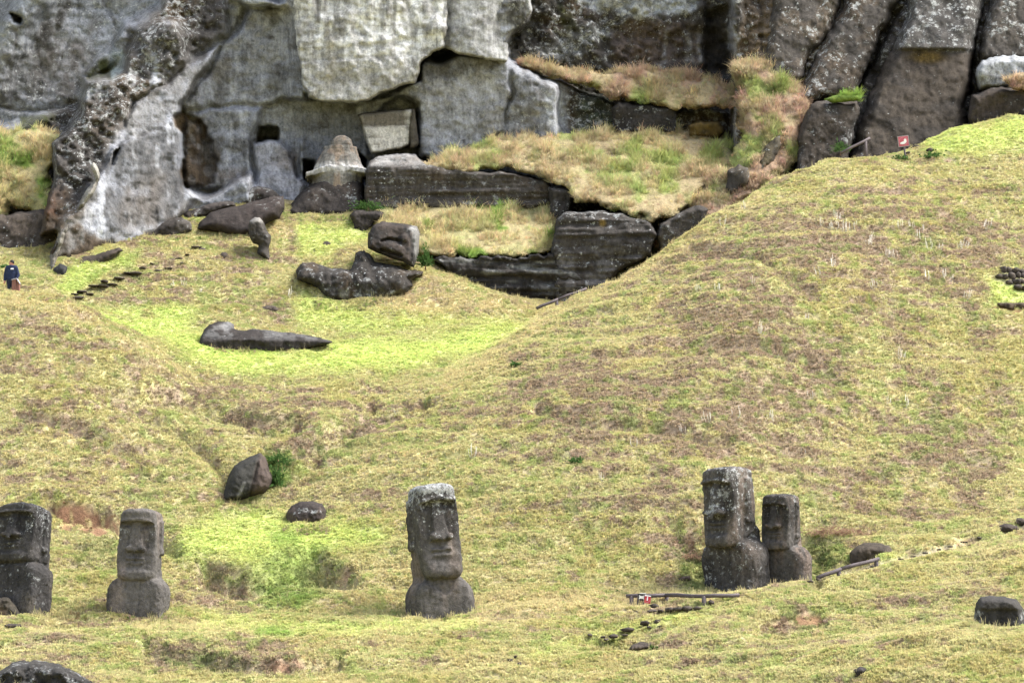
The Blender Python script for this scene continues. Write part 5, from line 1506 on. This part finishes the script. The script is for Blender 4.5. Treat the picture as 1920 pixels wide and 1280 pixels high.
post = empty('timber_post', P(28, 541, Yp), label='stout red-brown timber post with slanting top in front of the person', category='post')
k = Yp / F_PX
for nm, px0, px1, vt0, vt1, dy in (('post_front', 22 - 28, 30 - 28, 525, 523, 0), ('post_side', 30.2 - 28, 35 - 28, 526, 531, .06)):
    plate(nm, [(px0 * k, -.55), (px1 * k, -.55), (px1 * k, (541 - vt1) * k), (px0 * k, (541 - vt0) * k)], .28, M_POST, post, dy)
plate('cap', [(-6.6 * k, 16 * k), (2.5 * k, 18.3 * k), (8 * k, 10 * k), (8 * k, 11.3 * k), (2.6 * k, 20.2 * k), (-6.8 * k, 17.6 * k)], .34, M_GREY, post, -.03)

# ------------------------------------------------------------------ dead bleached weeds
def weed_mesh(seed):
    r2 = np.random.default_rng(seed)
    Vv, Qs, Ts, off = [], [], [], 0
    n = r2.integers(3, 7)
    for i in range(n):
        a = r2.uniform(0, 6.28)
        sp = r2.uniform(.10, .24)
        h = r2.uniform(.28, .55)
        pts = [(0, 0, -.05), (math.cos(a) * sp * .7, math.sin(a) * sp * .4, .06), (math.cos(a) * sp, math.sin(a) * sp * .6, .16), (math.cos(a) * sp * 1.02, math.sin(a) * sp * .6, h)]
        v_, q_, t_ = tube_mesh('w', pts, [.011, .010, .010, .005], 5)
        Vv += [w[:] for w in v_]
        Qs += [tuple(j + off for j in f) for f in q_]
        Ts += [tuple(j + off for j in f) for f in t_]
        off = len(Vv)
    me = make_mesh('weed', np.array(Vv), [np.array(Qs), np.array(Ts)])
    me.materials.append(M_WEED)
    return me
WEEDS = [weed_mesh(s) for s in range(7)]
WPOS = [(1541,425),(1557,432),(1566,430),(1571,416),(1581,435),(1590,432),(1604,430),(1630,464),(1633,452),(1664,483),(1672,482),(1679,485),(1712,433),(1726,450),(1729,437),(1742,468),(1765,468),(1800,467),(1806,466),(1739,525),(1773,522),(1783,525),(1535,523),(1514,600),(1565,505),(1688,432),
        (1810,560),(1355,430),(1393,395),(1412,540),(1310,550),(1345,555),(1328,800),(1283,805),(1379,795),(1425,625),(1455,657),(1520,745),(1690,680),(1665,750),(1697,755),(1190,840),(325,545),(345,545),(375,555),(545,560),(885,860),(1130,905),(1510,855),(1450,790),(745,770),(1640,545),(1850,430)]
def weed_label(pu, pv):
    if pu < 600: return 'bleached stalks of a dead weed on the quarry apron above the lying statue'
    if 1530 < pu < 1612 and pv < 440: return 'white dead weed in the dense cluster high on the right mound'
    if pv > 740: return 'bleached dead weed low on the mound above the upright heads'
    if pu > 1612: return 'bleached dead weed scattered on the upper right of the mound'
    return 'bleached dead weed on the middle of the big mound below the ridge'
for i, (pu, pv) in enumerate(WPOS):
    o = obj('dead_weed', WEEDS[i % 7], None, label=weed_label(pu, pv), category='weed', group='bleached dead weeds on the mounds')
    o.location = at(pu, pv)
    o.rotation_euler = (rng.normal(0, .16), rng.normal(0, .2), rng.uniform(0, 6.28))
    s = rng.uniform(.55, 1.1)
    o.scale = (s, s, s)

# ------------------------------------------------------------------ leafy plants
def leafy(name, p, size, n, label, category, mat=None, long=.16, wide=.045, up=.35, flat=.6, root=True):
    r2 = np.random.default_rng(int(abs(p[0] * 100 + p[1] * 37)) % 99991)
    c = r2.normal(0, .42, (n, 3)) * np.array([size[0], size[1], size[2] * .8])
    c[:, 2] = np.abs(c[:, 2]) * 1.1
    dirs = c / (np.linalg.norm(c, axis=1, keepdims=True) + 1e-6) + r2.normal(0, .5, (n, 3)) + np.array([0, 0, up])
    dirs /= np.linalg.norm(dirs, axis=1, keepdims=True)
    sd = np.cross(dirs, r2.normal(0, 1, (n, 3)))
    sd /= np.linalg.norm(sd, axis=1, keepdims=True)
    L = long * r2.uniform(.6, 1.3, (n, 1))
    W = wide * r2.uniform(.6, 1.3, (n, 1))
    dr = np.array([0, 0, -1.0]) * L * .3
    Vv = np.stack([c, c + dirs * L * .45 + sd * W, c + dirs * L + dr, c + dirs * L * .45 - sd * W], 1).reshape(-1, 3)
    Q = np.arange(4 * n).reshape(n, 4)
    o = empty(name, p, label=label, category=category)
    obj('foliage', make_mesh('foliage', Vv, Q, smooth=False), mat or M_FERN, o)
    v_, q_, t_ = tube_mesh('stem', [(0, 0, -.15), (0, 0, size[2] * .5)], [.03, .012], 6)
    obj('stem', make_mesh('stem', np.array([w[:] for w in v_]), [np.array(q_), np.array(t_)]), M_BRUSH, o)
    return o
leafy('green_shrub', at(965, 686), (.22, .2, .2), 90, 'small round green plant high on the left flank of the big mound', 'plant')
leafy('green_shrub', at(1080, 868), (.24, .2, .2), 100, 'small round green plant left of and above the tallest head', 'plant')
leafy('fern', at(518, 905), (.22, .3, .70), 240, 'dark green fern clump behind the tilted fallen statue', 'fern', long=.26, wide=.04)
leafy('fern', at(522, 868), (.4, .35, .45), 200, 'grey green brush above the tilted fallen statue', 'fern', long=.24, wide=.03)
q = at(790, 500); leafy('fern', P(798, 500, hit(640, 568) + 2.2), (.26, .3, .95), 300, 'tall green fern to the right of the toppled head', 'fern', long=.26, wide=.035, up=.8)
leafy('green_shrub', at(1748, 296), (.40, .3, .28), 180, 'low green shrub on the crest right of the red sign', 'plant')
leafy('green_shrub', at(1690, 294), (.42, .3, .20), 160, 'low green shrub on the crest under the red sign', 'plant')
leafy('green_shrub', P(1576, 286, 112.6), (.36, .3, .5), 160, 'green grass clump at the foot of the leaning slab', 'plant', long=.3, wide=.025, up=1.0)
leafy('green_shrub', P(516, 398, Yh2 + .3), (.35, .3, .4), 180, 'green plant between the whale-backed rock and the spotted rock', 'plant')
leafy('green_shrub', P(690, 392, 115.0), (.7, .3, .35), 300, 'green plants at the left end of the grassy ledge', 'plant', long=.22, wide=.03)
leafy('green_shrub', at(1222, 1212) + np.array([.05, -.1, 0]), (.10, .1, .10), 40, 'tiny green plant beside the flat loose stone', 'plant', long=.1)
leafy('green_shrub', at(1160, 1112), (.12, .1, .07), 40, 'tiny green tuft near the left end of the lower handrail', 'plant', long=.1)
leafy('green_shrub', P(10, 502, 103.9), (.14, .1, .1), 40, 'green leaves at the left edge behind the person', 'plant', long=.16)
leafy('dry_bush', at(1552, 1010), (.75, .4, .30), 700, 'pinkish dry brush right of the smaller head', 'bush', M_BRUSH, long=.20, wide=.010)
leafy('dry_bush', at(1600, 1004), (.55, .4, .22), 420, 'brown dry brush above the smooth brown boulder', 'bush', M_BRUSH, long=.18, wide=.010)
leafy('dry_bush', at(1300, 1030), (.55, .4, .22), 380, 'grey brown dry brush left of the tallest head', 'bush', M_BRUSH, long=.16, wide=.012)
# ------------------------------------------------------------------ grass
def tuft(seed, nb, rad, hgt, lean, wid, droop):
    """blades as (verts, quads, tris)"""
    r2 = np.random.default_rng(seed)
    Vv, Q, T = [], [], []
    for i in range(nb):
        a, rr = r2.uniform(0, 6.283), rad * math.sqrt(r2.uniform(0, 1))
        bx, by = rr * math.cos(a), rr * math.sin(a)
        a2 = a + r2.normal(0, .7)
        l = lean * r2.uniform(.3, 1.3)
        H = hgt * r2.uniform(.55, 1.25)
        dx, dy = math.cos(a2) * l * H, math.sin(a2) * l * H
        w = wid * r2.uniform(.7, 1.3)
        sx_, sy_ = -math.sin(a2 + r2.normal(0, .6)) * w, math.cos(a2 + r2.normal(0, .6)) * w
        b = len(Vv)
        Vv += [(bx - sx_, by - sy_, -.03), (bx + sx_, by + sy_, -.03),
               (bx + dx * .45 + sx_ * .8, by + dy * .45 + sy_ * .8, H * .68), (bx + dx * .45 - sx_ * .8, by + dy * .45 - sy_ * .8, H * .68),
               (bx + dx, by + dy, H * (1 - droop * r2.uniform(.2, 1)))]
        Q.append((b, b + 1, b + 2, b + 3))
        T.append((b + 3, b + 2, b + 4))
    return np.array(Vv), np.array(Q), np.array(T)

def grass_object(name, label, pts, col, scl, rot, idx, protos):
    """one object: its mesh holds the tuft shapes and the spots; a node group sets a tuft on every spot"""
    Vs, Qs, Ts, pid, off = [], [], [], [], 0
    for k, (a, b, c) in enumerate(protos):
        Vs.append(a); Qs.append(b + off); Ts.append(c + off)
        pid += [k + 1] * len(a)
        off += len(a)
    n = len(pts)
    Vs.append(pts)
    pid = np.array(pid + [0] * n, np.int32)
    me = make_mesh(name, np.concatenate(Vs), [np.concatenate(Qs), np.concatenate(Ts)], smooth=False)
    me.materials.append(M_GRASS)
    def put(nm, typ, key, arr):
        at_ = me.attributes.new(nm, typ, 'POINT')
        at_.data.foreach_set(key, np.ascontiguousarray(arr).ravel())
    z = lambda *s: np.zeros(s, np.float32)
    put('pid', 'INT', 'value', pid)
    put('gidx', 'INT', 'value', np.concatenate([np.zeros(off, np.int32), idx.astype(np.int32) + 1]))
    put('gscl', 'FLOAT_VECTOR', 'vector', np.concatenate([z(off, 3), scl.astype(np.float32)]))
    put('grot', 'FLOAT_VECTOR', 'vector', np.concatenate([z(off, 3), rot.astype(np.float32)]))
    put('gcol', 'FLOAT_COLOR', 'color', np.concatenate([z(off, 4), np.concatenate([col, np.ones((n, 1))], -1).astype(np.float32)]))
    o = obj(name, me, None, kind='stuff', label=label, category='grass')
    ng = bpy.data.node_groups.new(name, 'GeometryNodeTree')
    ng.interface.new_socket('Geometry', in_out='INPUT', socket_type='NodeSocketGeometry')
    ng.interface.new_socket('Geometry', in_out='OUTPUT', socket_type='NodeSocketGeometry')
    nd, lk = ng.nodes, ng.links
    gi, go = nd.new('NodeGroupInput'), nd.new('NodeGroupOutput')
    def attr(nm, typ):
        q = nd.new('GeometryNodeInputNamedAttribute')
        q.data_type = typ
        q.inputs['Name'].default_value = nm
        return q.outputs[0]
    def eq(a, val):
        q = nd.new('FunctionNodeCompare')
        q.data_type = 'INT'
        q.operation = 'EQUAL'
        lk.new(a, q.inputs[2])
        q.inputs[3].default_value = val
        return q.outputs[0]
    def sep(geo, sel):
        q = nd.new('GeometryNodeSeparateGeometry')
        q.domain = 'POINT'
        lk.new(geo, q.inputs['Geometry'])
        lk.new(sel, q.inputs['Selection'])
        return q.outputs[0]
    pidn, gidn = attr('pid', 'INT'), attr('gidx', 'INT')
    spots = sep(gi.outputs[0], eq(pidn, 0))
    e2r = nd.new('FunctionNodeEulerToRotation')
    lk.new(attr('grot', 'FLOAT_VECTOR'), e2r.inputs[0])
    sc_ = attr('gscl', 'FLOAT_VECTOR')
    jn = nd.new('GeometryNodeJoinGeometry')
    for k in range(len(protos)):
        shape = sep(gi.outputs[0], eq(pidn, k + 1))
        ip = nd.new('GeometryNodeInstanceOnPoints')
        lk.new(spots, ip.inputs['Points'])
        lk.new(eq(gidn, k + 1), ip.inputs['Selection'])
        lk.new(shape, ip.inputs['Instance'])
        lk.new(e2r.outputs[0], ip.inputs['Rotation'])
        lk.new(sc_, ip.inputs['Scale'])
        lk.new(ip.outputs[0], jn.inputs[0])
    lk.new(jn.outputs[0], go.inputs[0])
    md = o.modifiers.new('grass', 'NODES')
    md.node_group = ng
    return o

# short sward on the slopes
NS = 560000
y_ = 66 + (119 - 66) * rng.random(NS)
x_ = (rng.random(NS) * 2 - 1) * (.218 * y_ + .6)
fx0, fy0, st_ = gx[np.searchsorted(gx, -25.49)], gy[np.searchsorted(gy, 63.99)], .11
ix0, iy0 = np.searchsorted(gx, -25.49), np.searchsorted(gy, 63.99)
def lookup(x, y):
    """height read off the finished ground mesh"""
    a, b = np.clip((x - fx0) / st_, 0, 461), np.clip((y - fy0) / st_, 0, 488)
    i, j = a.astype(int), b.astype(int)
    a, b = a - i, b - j
    g = GZ[iy0:, ix0:]
    return (g[j, i] * (1 - a) + g[j, i + 1] * a) * (1 - b) + (g[j + 1, i] * (1 - a) + g[j + 1, i + 1] * a) * b
z_ = lookup(x_, y_)
# leave out spots well hidden behind the mounds
seen = np.ones(NS, bool)
for k in np.concatenate([np.arange(.6, 6, .6), np.arange(6, 30, 1.5)]):
    t = (y_ - k) / y_
    seen &= (y_ - k < 66) | (lookup(x_ * t, y_ - k) < z_ * t + .55)
x_, y_, z_ = x_[seen], y_[seen], z_[seen]
NS = len(x_)
u_, v_ = PIX(np.stack([x_, y_, z_], -1))
col_, red_, lush_, strw_ = turf(x_, y_, z_, u_, v_, fine=rng.normal(0, .15, NS))
tt = tussock(x_, y_)
bare_ = np.zeros(NS, bool)
for (bu, bv, br_, bh) in BARE:
    bare_ |= ((u_ - bu) / br_) ** 2 + ((v_ - bv) / bh) ** 2 < 1
keep = ~bare_ & (rng.random(NS) > red_ * 1.15) & (rng.random(NS) < .35 + 1.3 * tt)
x_, y_, z_, u_, v_, col_, lush_, strw_, tt = (q[keep] for q in (x_, y_, z_, u_, v_, col_, lush_, strw_, tt))
# taller growth round the feet of statues and stones
ex_ = []
for (bu, bv, bw, nb_) in ((272,1156,58,60),(820,1158,64,70),(45,1150,60,50),(1372,1114,46,40),(1472,1102,42,36),(575,990,42,40),(462,938,52,46),(1872,1176,50,40),(500,658,124,90),(672,570,90,70),(1640,1060,46,30),(90,1276,110,50),(430,440,70,50),(600,408,70,50),(860,388,170,90),(300,446,50,30),(900,545,60,30)):
    uu_ = bu + bw * rng.uniform(-1, 1, 9)
    base_ = np.array([at(q_, bv + 3 * (1 - ((q_ - bu) / bw) ** 2)) for q_ in uu_])
    for _ in range(nb_ * 2):
        i_ = rng.integers(0, 9)
        ex_.append(base_[i_] + np.array([rng.normal(0, bw * .11 / 58), rng.normal(-.12, .14), 0]))
ex_ = np.array(ex_)
ex_[:, 2] = lookup(ex_[:, 0], ex_[:, 1])
ne_ = len(ex_)
x_, y_, z_ = (np.concatenate([a_, ex_[:, i_]]) for i_, a_ in enumerate((x_, y_, z_)))
ec_ = np.where(rng.random((ne_, 1)) < .45, C_GRN, np.where(rng.random((ne_, 1)) < .5, C_BRN, C_YEL)) * .85
col_ = np.concatenate([col_, ec_])
lush_, strw_ = np.concatenate([lush_, np.zeros(ne_)]), np.concatenate([strw_, np.full(ne_, 1.5)])
tt = np.concatenate([tt, np.full(ne_, .9)])
n_ = len(x_)
col_ = 1.12 * col_ * rng.uniform(.85, 1.17, (n_, 1)) * (1 + rng.normal(0, .04, (n_, 3)))
big = rng.random(n_)
hs_ = rng.uniform(.6, 1.05, n_) * (.6 + .7 * tt) * (1 - .55 * lush_)
idx_ = rng.integers(0, 3, n_)
st = (rng.random(n_) < .02 + .16 * strw_)
idx_[st] = rng.integers(3, 5, st.sum())
col_[st] = mix(col_[st], C_STR * 1.05, .65)
ws_ = rng.uniform(.65, 1.1, n_)
rot_ = np.stack([rng.normal(.0, .16, n_), rng.normal(0, .16, n_), rng.uniform(0, 6.283, n_)], -1)
protos_s = [tuft(1, 13, .075, .075, 1.0, .012, .45), tuft(2, 13, .085, .065, 1.2, .013, .5), tuft(3, 12, .07, .09, .9, .011, .4),
            tuft(4, 8, .06, .22, .40, .005, .2), tuft(5, 6, .05, .28, .40, .0045, .2)]
grass_object('meadow_grass', 'short yellow green grass covering the slopes', np.stack([x_, y_, z_], -1), np.clip(col_, .01, .9), np.stack([ws_, ws_, hs_], -1), rot_, idx_, protos_s)

# long dry grass on the cliff shelves
PT, CO, SZ = [], [], []
for (o, poly, Yf, kinds) in SHELVES:
    me = o.data
    co = np.empty(len(me.vertices) * 3, np.float32); me.vertices.foreach_get('co', co); co = co.reshape(-1, 3)
    rc = np.empty(len(me.vertices) * 4, np.float32); me.attributes['rcol'].data.foreach_get('color', rc); rc = rc.reshape(-1, 4)[:, :3]
    lp = np.empty(len(me.loops), np.int32); me.loops.foreach_get('vertex_index', lp); lp = lp.reshape(-1, 4)
    nfq = len(lp) // 2 + 1
    lp = lp[:nfq]
    ar = np.linalg.norm(np.cross(co[lp[:, 2]] - co[lp[:, 0]], co[lp[:, 3]] - co[lp[:, 1]]), axis=1) * .5
    nn = int(min(ar.sum() * 75, 20000))
    f = rng.choice(len(lp), nn, p=ar / ar.sum())
    w = rng.dirichlet((1, 1, 1, 1), nn)
    pp, cp_ = (co[lp[f]] * w[..., None]).sum(1), (rc[lp[f]] * w[..., None]).sum(1) / .45
    cl = fbm(pp[:, 0] * 1.1 + 5, pp[:, 2] * 1.3 + pp[:, 1] * .4, 3)           # clumps and thin places
    ok = rng.random(nn) < np.clip(.62 + .9 * cl, .12, 1)
    PT.append(pp[ok]); CO.append(cp_[ok]); SZ.append((.75 + .55 * np.clip(cl, -.6, 1))[ok])
PT, CO, SZ = np.concatenate(PT), np.concatenate(CO), np.concatenate(SZ)
n_ = len(PT)
CO = CO * rng.uniform(.7, 1.3, (n_, 1)) * (1 + rng.normal(0, .07, (n_, 3)))
sc3 = rng.uniform(.55, 1.3, n_) * SZ
rot3 = np.stack([rng.normal(.25, .35, n_), rng.normal(0, .3, n_), rng.uniform(0, 6.283, n_)], -1)
protos_l = [tuft(11, 26, .13, .28, .9, .009, .55), tuft(12, 22, .15, .22, 1.1, .010, .6), tuft(13, 12, .08, .50, .6, .007, .4)]
grass_object('ledge_grass', 'long dry grass on the cliff ledges', PT, np.clip(CO, .01, .9), np.stack([sc3] * 3, -1), rot3, rng.integers(0, 3, n_), protos_l)
